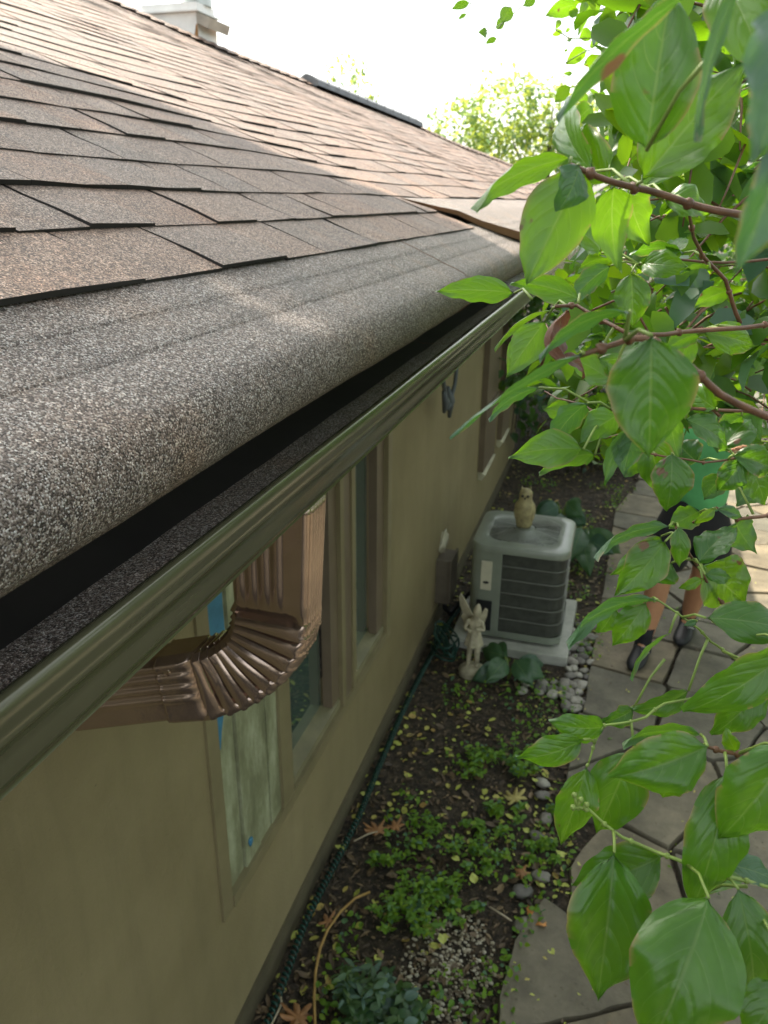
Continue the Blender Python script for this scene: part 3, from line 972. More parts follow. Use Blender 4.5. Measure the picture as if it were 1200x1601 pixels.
# boarded panel
bd = MB()
for (a, b, x) in ((1.56, 1.668, -0.008), (1.672, 1.776, 0.002), (1.780, 1.862, -0.002), (1.866, 1.945, 0.001)):
    bd.hexa([(WX - 0.06, a, SILL + 0.015), (WX + x, a, SILL + 0.015), (WX + x, b, SILL + 0.015), (WX - 0.06, b, SILL + 0.015), (WX - 0.06, a, WTOP - 0.01), (WX + x, a, WTOP - 0.01), (WX + x + 0.002, b, WTOP - 0.01), (WX - 0.06, b, WTOP - 0.01)])
child(bd, 'weathered_board', M_board, win)
tp = MB()
pts = [(1.565, 2.04), (1.565, 1.16), (1.585, 1.145), (1.60, 1.20), (1.615, 1.235), (1.64, 1.28), (1.66, 1.33), (1.662, 2.04)]
bb = [tp.vert((WX - 0.0045, y, z)) for y, z in pts]; tp.face(bb)
b2 = [tp.vert((WX - 0.0070, y, z)) for y, z in pts]; tp.face(b2[::-1])
for q in range(len(pts)): tp.face([bb[q - 1], bb[q], b2[q], b2[q - 1]])
child(tp, 'blue_tape', M_tape, win)
tg = MB(); tg.blob((WX + 0.006, 1.70, 0.70), 0.012, 8, 6, 0.5, (.6, 1, 1.3))
child(tg, 'tape_scrap', M_tape, win, smooth=True)

# ---- far windows with brown shutters -----------------------------
for (ya, yb, z0, z1) in ((5.80, 6.35, 0.60, 1.75), (6.75, 7.20, 0.60, 1.72)):
    wf = empty('window', (0, (ya + yb) / 2 - 3.0, z0), None, None); wf.parent = house
    f = MB(); f.box(WX, WX + 0.045, ya, yb, z0, z1)
    f.box(WX + 0.045, WX + 0.06, ya + 0.03, yb - 0.03, z0 + 0.5, z0 + 0.54)
    child(f, 'shutter', M_mull, wf)
    s_ = MB(); s_.hexa([(WX, ya + 0.02, z0 - 0.07), (WX + 0.03, ya + 0.02, z0 - 0.08), (WX + 0.03, yb - 0.08, z0 - 0.08), (WX, yb - 0.08, z0 - 0.07), (WX, ya + 0.02, z0 - 0.005), (WX + 0.062, ya + 0.02, z0 - 0.03), (WX + 0.062, yb - 0.02, z0 - 0.005), (WX, yb - 0.02, z0 - 0.005)])
    child(s_, 'sill', M_caulk, wf)

# ---- scuff lines and a small patch on the wall --------------------
# electrical disconnect box
eb = empty('utility_box', (WX, 4.45, 0.3), 'dark utility box on the wall left of the air conditioner', 'utility box')
m_ = MB(); m_.box(WX, WX + 0.09, 4.37, 4.56, 0.17, 0.475); m_.box(WX + 0.09, WX + 0.102, 4.355, 4.575, 0.19, 0.485)
child(m_, 'case', M_box, eb)
m_ = MB(); m_.blob((WX + 0.006, 4.53, 0.54), 0.085, 16, 12, 0.9, (0.28, 1.0, 0.9), 3)
child(m_, 'caulk', M_caulk, eb, smooth=True)
m_ = MB(); m_.tube([(WX + 0.05, 4.46, 0.17), (WX + 0.05, 4.46, 0.09), (WX + 0.08, 4.5, 0.03), (-0.80, 4.6, 0.10), (-0.70, 4.66, 0.2)], 0.016, 8)
child(m_, 'conduit', M_black, eb, smooth=True)

# ================================================================== hanging ribbons under the eave
hg = empty('wind_chime', (WX + 0.17, 4.5, 1.9), 'blue grey hanging chime under the eave near the far windows', 'wind chime')
def hp(px_, py_): return at_x(px_, py_, WX + 0.10)
m_ = MB()
for pts in (((714, 572), (711, 600), (705, 622), (700, 640)), ((692, 590), (695, 610), (698, 632))):
    P_ = [hp(*q) for q in pts]; P_ = [P_[0] + Vector((0, 0, 0.2))] + P_
    m_.tube(P_, [0.004] + [0.012] * (len(P_) - 1), 6)
child(m_, 'cord', M_cloth, hg, smooth=True)
for q, (a, b) in enumerate((((693, 612), (694, 645)), ((700, 605), (702, 652)), ((706, 615), (698, 640)))):
    m_ = MB(); A, B_ = hp(*a), hp(*b); m_.tube([A, A.lerp(B_, 0.5) + Vector((0.01, 0.01, 0)), B_], [0.010, 0.022, 0.010], 8)
    child(m_, 'chime_tube', M_cloth, hg, smooth=True)

# ================================================================== chimney
ch = empty('chimney', (-3.9, 7.5, 3.6), 'white metal boxed chimney with a brown cap on the ridge', 'chimney')
CY = 7.3
m_ = MB(); m_.box(-4.60, -3.955, CY, CY + 0.36, 3.0, 4.16); child(m_, 'casing', M_white, ch)
m_ = MB(); m_.box(-4.66, -3.93, CY - 0.04, CY + 0.39, 4.162, 4.178); m_.box(-4.52, -3.95, CY - 0.01, CY + 0.33, 4.178, 4.235); child(m_, 'lid', M_white, ch)
m_ = MB()
m_.hexa([(-3.953, CY - 0.02, 4.07), (-3.86, CY + 0.0, 4.03), (-3.86, CY + 0.40, 4.03), (-3.953, CY + 0.40, 4.07), (-3.953, CY - 0.02, 4.155), (-3.83, CY + 0.0, 4.11), (-3.83, CY + 0.40, 4.11), (-3.953, CY + 0.40, 4.155)])
child(m_, 'rain_shield', M_capb, ch)
m_ = MB(); m_.lathe([(0.0, 4.236), (0.14, 4.236), (0.14, 4.5), (0.16, 4.5), (0.17, 4.56), (0.0, 4.62)], (-4.06, CY + 0.2, 0), 24); child(m_, 'flue', M_galv, ch, auto=40)
m_ = MB(); m_.tube([(-3.90, CY + 0.1, 4.30), (-3.83, CY + 0.1, 4.34), (-3.76, CY + 0.1, 4.30), (-3.73, CY + 0.1, 4.22), (-3.76, CY + 0.1, 4.13)], 0.004, 6); child(m_, 'cable', M_galv, ch, smooth=True)
m_ = MB(); m_.hexa([(-4.02, CY - 0.004, 3.86), (-3.956, CY - 0.004, 3.86), (-3.956, CY - 0.001, 3.86), (-4.02, CY - 0.001, 3.86), (-3.972, CY - 0.004, 4.06), (-3.956, CY - 0.004, 4.07), (-3.956, CY - 0.001, 4.07), (-3.972, CY - 0.001, 4.06)]); child(m_, 'rust_patch', M_rust, ch)

# ================================================================== air conditioner
pad = MB()
pad.hexa([(-0.80, 4.15, -0.02), (-0.065, 4.15, -0.02), (-0.055, 4.93, -0.02), (-0.80, 4.93, -0.02), (-0.795, 4.155, 0.045), (-0.07, 4.155, 0.045), (-0.06, 4.925, 0.045), (-0.795, 4.925, 0.045)])
po = pad.build('concrete_pad', M_conc); tag(po, 'pale concrete pad beneath the air conditioner', 'pad')
bv = po.modifiers.new('b', 'BEVEL'); bv.width = 0.006; bv.segments = 2
AXc, AYc = -0.412, 4.525
ac = empty('air_conditioner', (AXc, AYc, 0.045), 'grey square outdoor air conditioner standing by the wall', 'air conditioner')
def rrect(hw, hd, r, z, n=6, cx=AXc, cy=AYc):
    out = []
    for (sx, sy, a0) in ((1, -1, -90), (1, 1, 0), (-1, 1, 90), (-1, -1, 180)):
        for i in range(n + 1):
            a = R(a0 + 90 * i / n)
            out.append((cx + sx * (hw - r) + r * math.cos(a), cy + sy * (hd - r) + r * math.sin(a), z))
    return out
HW, HD, RR = 0.282, 0.285, 0.085
m_ = MB(); m_.grid([rrect(HW - 0.012, HD - 0.012, RR, z) for z in (0.11, 0.70)], closed_u=True); child(m_, 'coil', M_acd, ac, auto=40)
# louvre wires
m_ = MB()
for i in range(44):
    z = 0.115 + 0.585 * i / 43
    m_.tube([Vector(p) for p in rrect(HW - 0.004, HD - 0.004, RR, z)] + [Vector(rrect(HW - 0.004, HD - 0.004, RR, z)[0])], 0.0022, 4, cap=False)
child(m_, 'guard_wire', M_acd, ac, smooth=True)
m_ = MB()
for i in range(1, 6):
    z = 0.115 + 0.585 * i / 6
    m_.tube([Vector(p) for p in rrect(HW, HD, RR, z)] + [Vector(rrect(HW, HD, RR, z)[0])], 0.005, 6, cap=False)
child(m_, 'guard_bar', M_acbar, ac, smooth=True)
m_ = MB(); m_.grid([rrect(HW + 0.006, HD + 0.006, RR, z) for z in (0.07, 0.075, 0.12)] , closed_u=True); m_.face([i for i in range(28)][::-1]); child(m_, 'base_pan', M_acp, ac, auto=40)
for sx in (-1, 1):
    for sy in (-1, 1):
        m_ = MB(); m_.box(AXc + sx * 0.2 - 0.03, AXc + sx * 0.2 + 0.03, AYc + sy * 0.2 - 0.03, AYc + sy * 0.2 + 0.03, 0.045, 0.072)
        child(m_, 'foot', M_black, ac)
# corner service panel on the left front
m_ = MB()
xl, xr = AXc - HW - 0.010, AXc - HW + 0.175
yf = AYc - HD - 0.010
rr_ = 0.07
cor = [(xr, yf), (xl + rr_, yf)] + [(xl + rr_ - rr_ * math.sin(R(a)), yf + rr_ - rr_ * math.cos(R(a))) for a in (22, 45, 68, 90)] + [(xl, AYc + 0.05)]
m_.grid([[(x, y, z) for x, y in cor] for z in (0.075, 0.705)], flip=True)
child(m_, 'service_panel', M_acp, ac, auto=50)
m_ = MB(); m_.box(xl + 0.055, xl + 0.150, yf - 0.004, yf - 0.001, 0.115, 0.34); child(m_, 'valve_recess', M_black, ac)
lb = MB(); lb.box(xl + 0.072, xl + 0.138, yf - 0.004, yf - 0.001, 0.42, 0.63); lo_ = child(lb, 'rating_label', M_label, ac)
m_ = MB(); m_.blob((xl + 0.105, yf - 0.0045, 0.475), 0.017, 12, 8, 0, (1.1, 0.12, 0.6)); child(m_, 'label_mark', M_black, lo_, smooth=True)
# posts at the corners of the grille
m_ = MB()
m_.box(xr - 0.012, xr + 0.010, yf - 0.003, yf + 0.01, 0.076, 0.70)
child(m_, 'corner_post', M_acp, ac)
# top
m_ = MB()
R0 = 0.254
def circ(r, z, n=28):
    out = []
    for k_ in range(n):
        out.append(None)
    return out
outer = rrect(HW + 0.014, HD + 0.014, RR + 0.005, 0.700, 6)
def ang_ring(r, z):
    return [(AXc + r * math.cos(math.atan2(p[1] - AYc, p[0] - AXc)), AYc + r * math.sin(math.atan2(p[1] - AYc, p[0] - AXc)), z) for p in outer]
def ins(dlt, z): return [(AXc + (p[0] - AXc) * (1 - dlt), AYc + (p[1] - AYc) * (1 - dlt), z) for p in outer]
m_.grid([ins(0.0, 0.695), ins(0.0, 0.730), ins(0.02, 0.742), ins(0.06, 0.748), ang_ring(R0 + 0.012, 0.752), ang_ring(R0, 0.746)], closed_u=True)
child(m_, 'top_panel', M_acp, ac, auto=35)
m_ = MB()
for i in range(15):
    r_ = 0.07 + (R0 - 0.075) * i / 14
    z = 0.768 - 0.022 * (i / 14) ** 2
    m_.tube([(AXc + r_ * math.cos(2 * PI * q / 40), AYc + r_ * math.sin(2 * PI * q / 40), z) for q in range(41)], 0.0032, 5, cap=False)
for q in range(12):
    a = 2 * PI * q / 12 + 0.1
    m_.tube([(AXc + r_ * math.cos(a), AYc + r_ * math.sin(a), z) for r_, z in ((0.03, 0.766), (0.13, 0.762), (R0, 0.743))], 0.003, 5)
child(m_, 'fan_grille', mat_plain('grille_wire', (0.34, 0.36, 0.32), 0.4, metal=0.3), ac, smooth=True)
m_ = MB(); m_.lathe([(0, 0.772), (0.052, 0.770), (0.060, 0.76), (0.060, 0.70), (0, 0.69)], (AXc, AYc, 0), 24); child(m_, 'motor_cap', M_acp, ac, auto=40)
m_ = MB()
for q in range(3):
    a = 2 * PI * q / 3
    ca, sa = math.cos(a), math.sin(a); cb, sb = math.cos(a + 0.75), math.sin(a + 0.75)
    i0 = [m_.vert((AXc + ca * 0.05, AYc + sa * 0.05, 0.66)), m_.vert((AXc + ca * 0.21, AYc + sa * 0.21, 0.68)), m_.vert((AXc + cb * 0.21, AYc + sb * 0.21, 0.63)), m_.vert((AXc + cb * 0.05, AYc + sb * 0.05, 0.64))]
    m_.face(i0)
fb_ = child(m_, 'fan_blade', M_acbar, ac); fb_.modifiers.new('s', 'SOLIDIFY').thickness = 0.004
m_ = MB(); m_.lathe([(0, 0.2), (0.245, 0.2), (0.253, 0.6), (0.2535, 0.744)], (AXc, AYc, 0), 24); child(m_, 'inner_well', M_black, ac)

ac.scale = (1, 1, 0.92)
# ---- owl decoy on the air conditioner ------------------------------
OX, OY, OZ = AXc - 0.015, AYc - 0.01, 0.045 + 0.727 * 0.92
ow = empty('owl_decoy', (OX, OY, OZ), 'yellowish brown plastic owl figure perched on the air conditioner grille', 'owl figure')
m_ = MB()
prof = [(0.0, 0.0), (0.044, 0.002), (0.050, 0.02), (0.052, 0.06), (0.056, 0.10), (0.054, 0.14), (0.047, 0.17), (0.040, 0.185), (0.038, 0.20), (0.040, 0.22), (0.036, 0.24), (0.024, 0.256), (0.0, 0.262)]
rows = []
for r_, z in prof:
    row = []
    for q in range(24):
        a = 2 * PI * q / 24
        rr__ = r_ * (1 + 0.05 * mnoise.noise(Vector((math.cos(a) * 3, math.sin(a) * 3, z * 30))))
        row.append((OX + rr__ * math.cos(a) * 1.02, OY + rr__ * math.sin(a) * 0.85 + (0.01 if z < 0.1 else 0) - 0.01 * z / 0.26, OZ + z))
    rows.append(row)
m_.grid(rows, closed_u=True); child(m_, 'body', M_owl, ow, smooth=True)
for sx in (-1, 1):
    m_ = MB(); m_.blob((OX + sx * 0.047, OY + 0.004, OZ + 0.105), 0.05, 10, 8, 0.1, (0.38, 0.7, 1.25)); child(m_, 'wing', M_owl, ow, smooth=True)
    m_ = MB(); m_.tube([(OX + sx * 0.022, OY - 0.005, OZ + 0.240), (OX + sx * 0.028, OY - 0.004, OZ + 0.272)], [0.010, 0.002], 6); child(m_, 'ear_tuft', M_owl, ow, smooth=True)
    m_ = MB(); m_.blob((OX + sx * 0.016, OY - 0.040, OZ + 0.218), 0.009, 10, 8); child(m_, 'eye', M_black, ow, smooth=True)
m_ = MB(); m_.tube([(OX, OY - 0.040, OZ + 0.209), (OX, OY - 0.052, OZ + 0.197)], [0.006, 0.001], 6); child(m_, 'beak', M_black, ow, smooth=True)

# ================================================================== skinned figures
def skinned(name, nodes, edges, mat, parent=None, sub=2, root=0, smooth=True):
    """nodes: list of (x,y,z,rx,ry)"""
    me = bpy.data.meshes.new(name)
    me.from_pydata([n_[:3] for n_ in nodes], edges, [])
    me.materials.append(mat)
    o = bpy.data.objects.new(name, me); COL.objects.link(o)
    sk = o.modifiers.new('skin', 'SKIN'); sk.use_smooth_shade = True; sk.branch_smoothing = 0.4
    if not me.skin_vertices:
        bpy.context.view_layer.objects.active = o
        o.select_set(True)
    sv = me.skin_vertices[0].data if me.skin_vertices else None
    if sv is None:
        return o
    for i, n_ in enumerate(nodes):
        sv[i].radius = (n_[3], n_[4] if len(n_) > 4 else n_[3])
        sv[i].use_root = (i == root)
    if sub:
        s_ = o.modifiers.new('sub', 'SUBSURF'); s_.levels = sub; s_.render_levels = sub
    if parent:
        o.parent = parent
        m = Matrix.Identity(4); ch_ = []
        p = parent
        while p is not None: ch_.append(p); p = p.parent
        for p in reversed(ch_):
            if p.type == 'EMPTY': m = m @ Matrix.Translation(Vector(p.location)) @ Matrix.Rotation(p.rotation_euler.z, 4, 'Z')
            else: m = m @ p.matrix_parent_inverse
        o.matrix_parent_inverse = m.inverted()
    return o

# ---- fairy statue ---------------------------------------------------
SX, SY = -0.60, 3.90
st = empty('fairy_statue', (SX, SY, 0), 'pale stone winged fairy statue in front of the air conditioner', 'statue')
nd = []; eg = []
def add(x, y, z, r, link=None, r2=None):
    nd.append((SX + x, SY + y, z, r, r2 or r)); i = len(nd) - 1
    if link is not None: eg.append((link, i))
    return i
pel = add(0, 0, 0.245, 0.034)
wst = add(0, 0.004, 0.285, 0.028, pel)
chs = add(0.002, 0, 0.335, 0.036, wst, 0.028)
nk = add(0.004, -0.004, 0.375, 0.014, chs)
hd = add(0.010, -0.012, 0.410, 0.030, nk)
ht = add(0.014, -0.012, 0.442, 0.022, hd)
tp_ = add(0.016, -0.008, 0.470, 0.006, ht)
for s_ in (-1, 1):
    h_ = add(s_ * 0.018, 0, 0.225, 0.026, pel)
    k_ = add(s_ * 0.024, -0.012 * s_, 0.145, 0.018, h_)
    f_ = add(s_ * 0.026, 0.0, 0.068, 0.013, k_)
    add(s_ * 0.028, -0.028, 0.055, 0.011, f_)
    sh_ = add(s_ * 0.040, 0, 0.352, 0.014, chs)
    e_ = add(s_ * 0.056, -0.016, 0.305, 0.011, sh_)
    add(s_ * 0.010, -0.046, 0.312 + 0.012 * s_, 0.009, e_)
skinned('body', nd, eg, M_statue, st, 2)
m_ = MB()
rows = []
for r_, z in ((0.030, 0.285), (0.038, 0.255), (0.046, 0.225), (0.052, 0.19)):
    rows.append([(SX + r_ * (1 + 0.12 * math.sin(q * 6 * 2 * PI / 24)) * math.cos(2 * PI * q / 24), SY + 0.8 * r_ * (1 + 0.12 * math.sin(q * 6 * 2 * PI / 24)) * math.sin(2 * PI * q / 24), z) for q in range(24)])
m_.grid(rows, closed_u=True, flip=True); child(m_, 'dress', M_statue, st, smooth=True)
for s_, pts in ((-1, ((0, .34), (-.03, .37), (-.075, .44), (-.105, .475), (-.115, .45), (-.105, .40), (-.085, .35), (-.095, .33), (-.07, .28), (-.035, .27))), (1, ((0, .34), (.02, .37), (.045, .41), (.06, .40), (.058, .36), (.045, .31), (.05, .28), (.02, .275)))):
    m_ = MB(); A = [m_.vert((SX + x, SY + 0.034 + abs(x) * 0.35, z)) for x, z in pts]; B_ = [m_.vert((SX + x, SY + 0.046 + abs(x) * 0.35, z)) for x, z in pts]
    m_.face(A); m_.face(B_[::-1])
    for q in range(len(pts)): m_.face([A[q - 1], B_[q - 1], B_[q], A[q]])
    child(m_, 'wing', M_statue, st)
m_ = MB()
rows = []
for r_, z in ((0.075, -0.02), (0.082, 0.01), (0.074, 0.035), (0.052, 0.052), (0.0, 0.060)):
    rows.append([(SX + r_ * (1 + 0.18 * mnoise.noise(Vector((math.cos(q / 20 * 2 * PI) * 2, math.sin(q / 20 * 2 * PI) * 2, z * 20)))) * math.cos(2 * PI * q / 20), SY + 0.85 * r_ * math.sin(2 * PI * q / 20), z) for q in range(20)])
m_.grid(rows, closed_u=True); child(m_, 'rock_base', M_statue, st, smooth=True)

# ---- the person on the path ----------------------------------------
pr = empty('person', (0.50, 4.5, 0.03), 'person in green shirt, black shorts and black shoes on the stone path', 'person')
nd = []; eg = []
def add(x, y, z, r, link=None, r2=None):
    nd.append((x, y, z, r, r2 or r)); i = len(nd) - 1
    if link is not None: eg.append((link, i))
    return i
HIP = (0.555, 4.52, 1.00)
pel = add(0.555, 4.52, 1.00, 0.115, None, 0.095)
wst = add(0.548, 4.50, 1.13, 0.105, pel, 0.085)
rib = add(0.538, 4.47, 1.28, 0.115, wst, 0.085)
chs = add(0.530, 4.45, 1.42, 0.115, rib, 0.080)
nk = add(0.525, 4.43, 1.555, 0.055, chs)
jw = add(0.520, 4.40, 1.625, 0.068, nk, 0.078)
hd = add(0.520, 4.41, 1.70, 0.076, jw, 0.088)
ht = add(0.520, 4.42, 1.765, 0.060, hd, 0.07)
ns_ = add(0.517, 4.318, 1.662, 0.012, jw)
# legs: hip, knee, ankle, toe
def leg(hx, hy, kx, ky, kz, ax_, ay, az, tx_, ty_):
    h_ = add(hx, hy, 0.93, 0.10, pel)
    m1 = add((hx + kx) / 2, (hy + ky) / 2, (0.93 + kz) / 2, 0.092, h_)
    k_ = add(kx, ky, kz, 0.070, m1)
    c_ = add(kx * 0.62 + ax_ * 0.38, ky * 0.62 + ay * 0.38 + 0.02, kz * 0.62 + az * 0.38, 0.074, k_)
    an = add(ax_, ay, az, 0.046, c_)
    add(ax_ + tx_ * 0.35, ay + ty_ * 0.35, az - 0.055, 0.032, an)
    return h_
leg(0.475, 4.50, 0.405, 4.40, 0.52, 0.362, 4.36, 0.12, -0.04, -0.17)
leg(0.635, 4.54, 0.665, 4.60, 0.52, 0.640, 4.74, 0.13, -0.03, -0.17)
def finger_hand(wr, dirv, sidev, palmn, wi, curl=0.5, sgn=1):
    """palm and five fingers"""
    dirv = Vector(dirv).normalized(); sidev = Vector(sidev).normalized(); palmn = Vector(palmn).normalized()
    W_ = Vector(wr)
    pm = add(*(W_ + dirv * 0.045), 0.026, wi, 0.016)
    kn = add(*(W_ + dirv * 0.085), 0.030, pm, 0.014)
    for q, ln in enumerate((0.068, 0.078, 0.072, 0.056)):
        off = sidev * ((q - 1.5) * 0.019)
        b_ = W_ + dirv * 0.090 + off
        i1 = add(*b_, 0.0092, kn)
        p1 = b_ + (dirv * math.cos(curl * 0.5) + palmn * math.sin(curl * 0.5)) * ln * 0.45
        i2 = add(*p1, 0.0085, i1)
        p2 = p1 + (dirv * math.cos(curl * 1.3) + palmn * math.sin(curl * 1.3)) * ln * 0.32
        i3 = add(*p2, 0.0078, i2)
        p3 = p2 + (dirv * math.cos(curl * 1.9) + palmn * math.sin(curl * 1.9)) * ln * 0.25
        add(*p3, 0.006, i3)
    t0 = W_ + dirv * 0.040 - sidev * 0.030 * sgn
    i1 = add(*t0, 0.011, pm)
    t1 = t0 + (dirv * 0.6 - sidev * 0.7 * sgn + palmn * 0.2).normalized() * 0.032
    i2 = add(*t1, 0.0095, i1)
    add(*(t1 + (dirv * 0.9 - sidev * 0.2 * sgn + palmn * 0.4).normalized() * 0.026), 0.0075, i2)
sh = add(0.35, 4.46, 1.455, 0.055, chs)
e1 = add(0.27, 4.44, 1.20, 0.042, sh)
e2 = add(0.30, 4.34, 1.215, 0.036, e1)
w1_ = add(0.345, 4.20, 1.235, 0.026, e2, 0.02)
finger_hand((0.345, 4.20, 1.235), (0.35, -0.85, 0.1), (0.1, 0.1, 1), (1, 0.3, 0), w1_, 0.7, -1)
sh = add(0.71, 4.47, 1.455, 0.055, chs)
e1 = add(0.80, 4.48, 1.22, 0.042, sh)
e2 = add(0.775, 4.38, 1.27, 0.036, e1)
w2_ = add(0.72, 4.26, 1.36, 0.026, e2, 0.02)
finger_hand((0.72, 4.26, 1.36), (-0.3, -0.6, 0.5), (0.6, -0.1, 0.5), (-0.5, 0.3, -0.3), w2_, 0.6, 1)
body = skinned('body', nd, eg, M_skin, pr, 2)
# hair
m_ = MB()
rows = []
for i in range(9):
    th = R(8 + 92 * i / 8)
    rows.append([(0.520 + 0.092 * math.sin(th) * math.cos(ph), 4.428 + 0.104 * math.sin(th) * math.sin(ph), 1.71 + 0.115 * math.cos(th) - (0.03 if math.sin(ph) > 0.2 else 0) * (i / 8)) for ph in [2 * PI * q / 24 for q in range(24)]])
m_.grid(rows, closed_u=True, flip=True); child(m_, 'hair', M_hair, pr, smooth=True)
for sx in (-1, 1):
    m_ = MB(); m_.blob((0.520 + sx * 0.03, 4.338, 1.695), 0.011, 10, 8); child(m_, 'eye', M_black, pr, smooth=True)
m_ = MB(); m_.blob((0.519, 4.326, 1.615), 0.022, 10, 6, 0, (1.1, 0.3, 0.3)); child(m_, 'mouth', M_rust, pr, smooth=True)
# clothes
def cloth(name, nodes, edges, mat, sub=2): return skinned(name, nodes, edges, mat, pr, sub)
cl = [(0.552, 4.51, 1.13, 0.160, 0.14), (0.555, 4.52, 0.96, 0.17, 0.15), (0.465, 4.50, 0.86, 0.145, 0.14), (0.430, 4.45, 0.72, 0.140, 0.14), (0.405, 4.42, 0.57, 0.135, 0.135), (0.645, 4.54, 0.86, 0.145, 0.14), (0.665, 4.57, 0.72, 0.140, 0.14), (0.672, 4.60, 0.555, 0.135, 0.135)]
cloth('shorts', cl, [(0, 1), (1, 2), (2, 3), (3, 4), (1, 5), (5, 6), (6, 7)], M_blackcloth)
cl = [(0.555, 4.518, 0.94, 0.185, 0.17), (0.548, 4.50, 1.12, 0.172, 0.155), (0.538, 4.47, 1.30, 0.172, 0.145), (0.530, 4.45, 1.43, 0.175, 0.14), (0.526, 4.435, 1.51, 0.10, 0.09), (0.35, 4.46, 1.455, 0.075, 0.075), (0.305, 4.45, 1.32, 0.068, 0.068), (0.71, 4.47, 1.455, 0.075, 0.075), (0.76, 4.475, 1.33, 0.068, 0.068)]
cloth('shirt', cl, [(0, 1), (1, 2), (2, 3), (3, 4), (3, 5), (5, 6), (3, 7), (7, 8)], M_greencloth)
for (ax_, ay) in ((0.362, 4.36), (0.640, 4.74)):
    m_ = MB(); m_.tube([(ax_, ay - 0.01, 0.06), (ax_, ay, 0.12), (ax_ + 0.002, ay, 0.17), (ax_ + 0.004, ay, 0.225)], [.055, .050, .049, .053], 14); child(m_, 'sock', M_blackcloth, pr, smooth=True)
    m_ = MB()
    secs = []
    for f, wd_, hh in ((-0.07, 0.030, 0.07), (-0.055, 0.038, 0.085), (0.0, 0.040, 0.092), (0.06, 0.042, 0.075), (0.12, 0.046, 0.056), (0.17, 0.044, 0.046), (0.205, 0.030, 0.034), (0.215, 0.016, 0.024)):
        cx_, cy_ = ax_ - 0.22 * f, ay - f
        ring = []
        for q in range(14):
            a = 2 * PI * q / 14
            zz = 0.032 + (hh * 1.12 * (0.5 + 0.5 * math.sin(a)))
            ring.append((cx_ + 1.22 * wd_ * math.cos(a), cy_, zz))
        secs.append(ring)
    m_.grid(secs, closed_u=True); m_.face(list(range(14))[::-1]); m_.face([len(m_.v) - 14 + q for q in range(14)])
    sh_ = child(m_, 'shoe', M_black, pr, smooth=True)
    for q in range(3):
        m_ = MB(); yy = ay - 0.03 - 0.03 * q; zt = 0.032 + 0.092 - 0.010 * q
        m_.tube([(ax_ + 0.006 * q - 0.02, yy, zt - 0.002), (ax_ + 0.006 * q + 0.005, yy, zt + 0.004), (ax_ + 0.006 * q + 0.025, yy, zt - 0.004)], 0.0032, 5)
        child(m_, 'lace', M_greycloth, sh_, smooth=True)


# ================================================================== leaves
def leaf(mb, B, T, width, roll=0.0, fold=0.22, droop=0.12, wave=0.04, nu=20, nv=12, bite=0.0, seed=0, tip=1.0):
    B = Vector(B); T = Vector(T)
    ax = T - B; L = ax.length
    if L < 1e-5: return
    a = ax / L
    view = (CAM - (B + T) * 0.5).normalized()
    s0 = a.cross(view)
    if s0.length < 1e-3: s0 = a.cross(Vector((0, 0, 1)))
    s0.normalize(); n0 = s0.cross(a).normalized()
    side = (s0 * math.cos(R(roll)) + n0 * math.sin(R(roll))).normalized()
    nrm = side.cross(a).normalized()
    if nrm.z < 0: nrm = -nrm; side = -side
    rows = []
    for i in range(nu + 1):
        u = i / nu
        wd = (math.sin(PI * min(1, u ** 0.78)) ** 0.82) * (1 - 0.18 * u) if 0 < u < 1 else 0.0
        if u > 0.82: wd *= 1 - 0.35 * ((u - 0.82) / 0.18)
        wd *= width * 0.56
        row = []
        for j in range(nv + 1):
            v = -1 + 2 * j / nv
            av = abs(v)
            e = 1 + 0.05 * mnoise.noise(Vector((u * 9, v * 2, seed * 3.1))) * av - (bite * max(0, mnoise.noise(Vector((u * 6, v * 3, seed * 1.7 + 9)))) * av * av)
            rip = wave * width * math.sin(u * 21 + seed * 2 + (1.3 if v > 0 else 0)) * av ** 3
            puck = 0.022 * width * math.cos(2 * PI * ((u - 0.50 * av ** 1.55) * 5.2 + 0.5)) * min(1, av * 3) * (1 - av ** 4)
            tw = 0.24 * width * mnoise.noise(Vector((u * 2.2, v, seed)))
            h = fold * wd * av * 1.6 * (1 - 0.4 * av) + droop * L * 4 * u * (1 - u) - droop * L * 0.6 * av * av * u + rip + puck + tw * av
            row.append(B + a * (L * (u + 0.03 * av * (1 - u))) + side * (v * wd * e) + nrm * h)
        rows.append(row)
    base = mb.grid(rows, uv=True)
def petiole(mb, A, B, r=0.0011):
    mid = (A + B) * 0.5 + Vector((0, 0, 0.12 * (A - B).length))
    mb.tube([A, A.lerp(mid, 0.6) + (mid - A) * 0.0, mid, B], [r * 1.3, r * 1.1, r, r], 6)

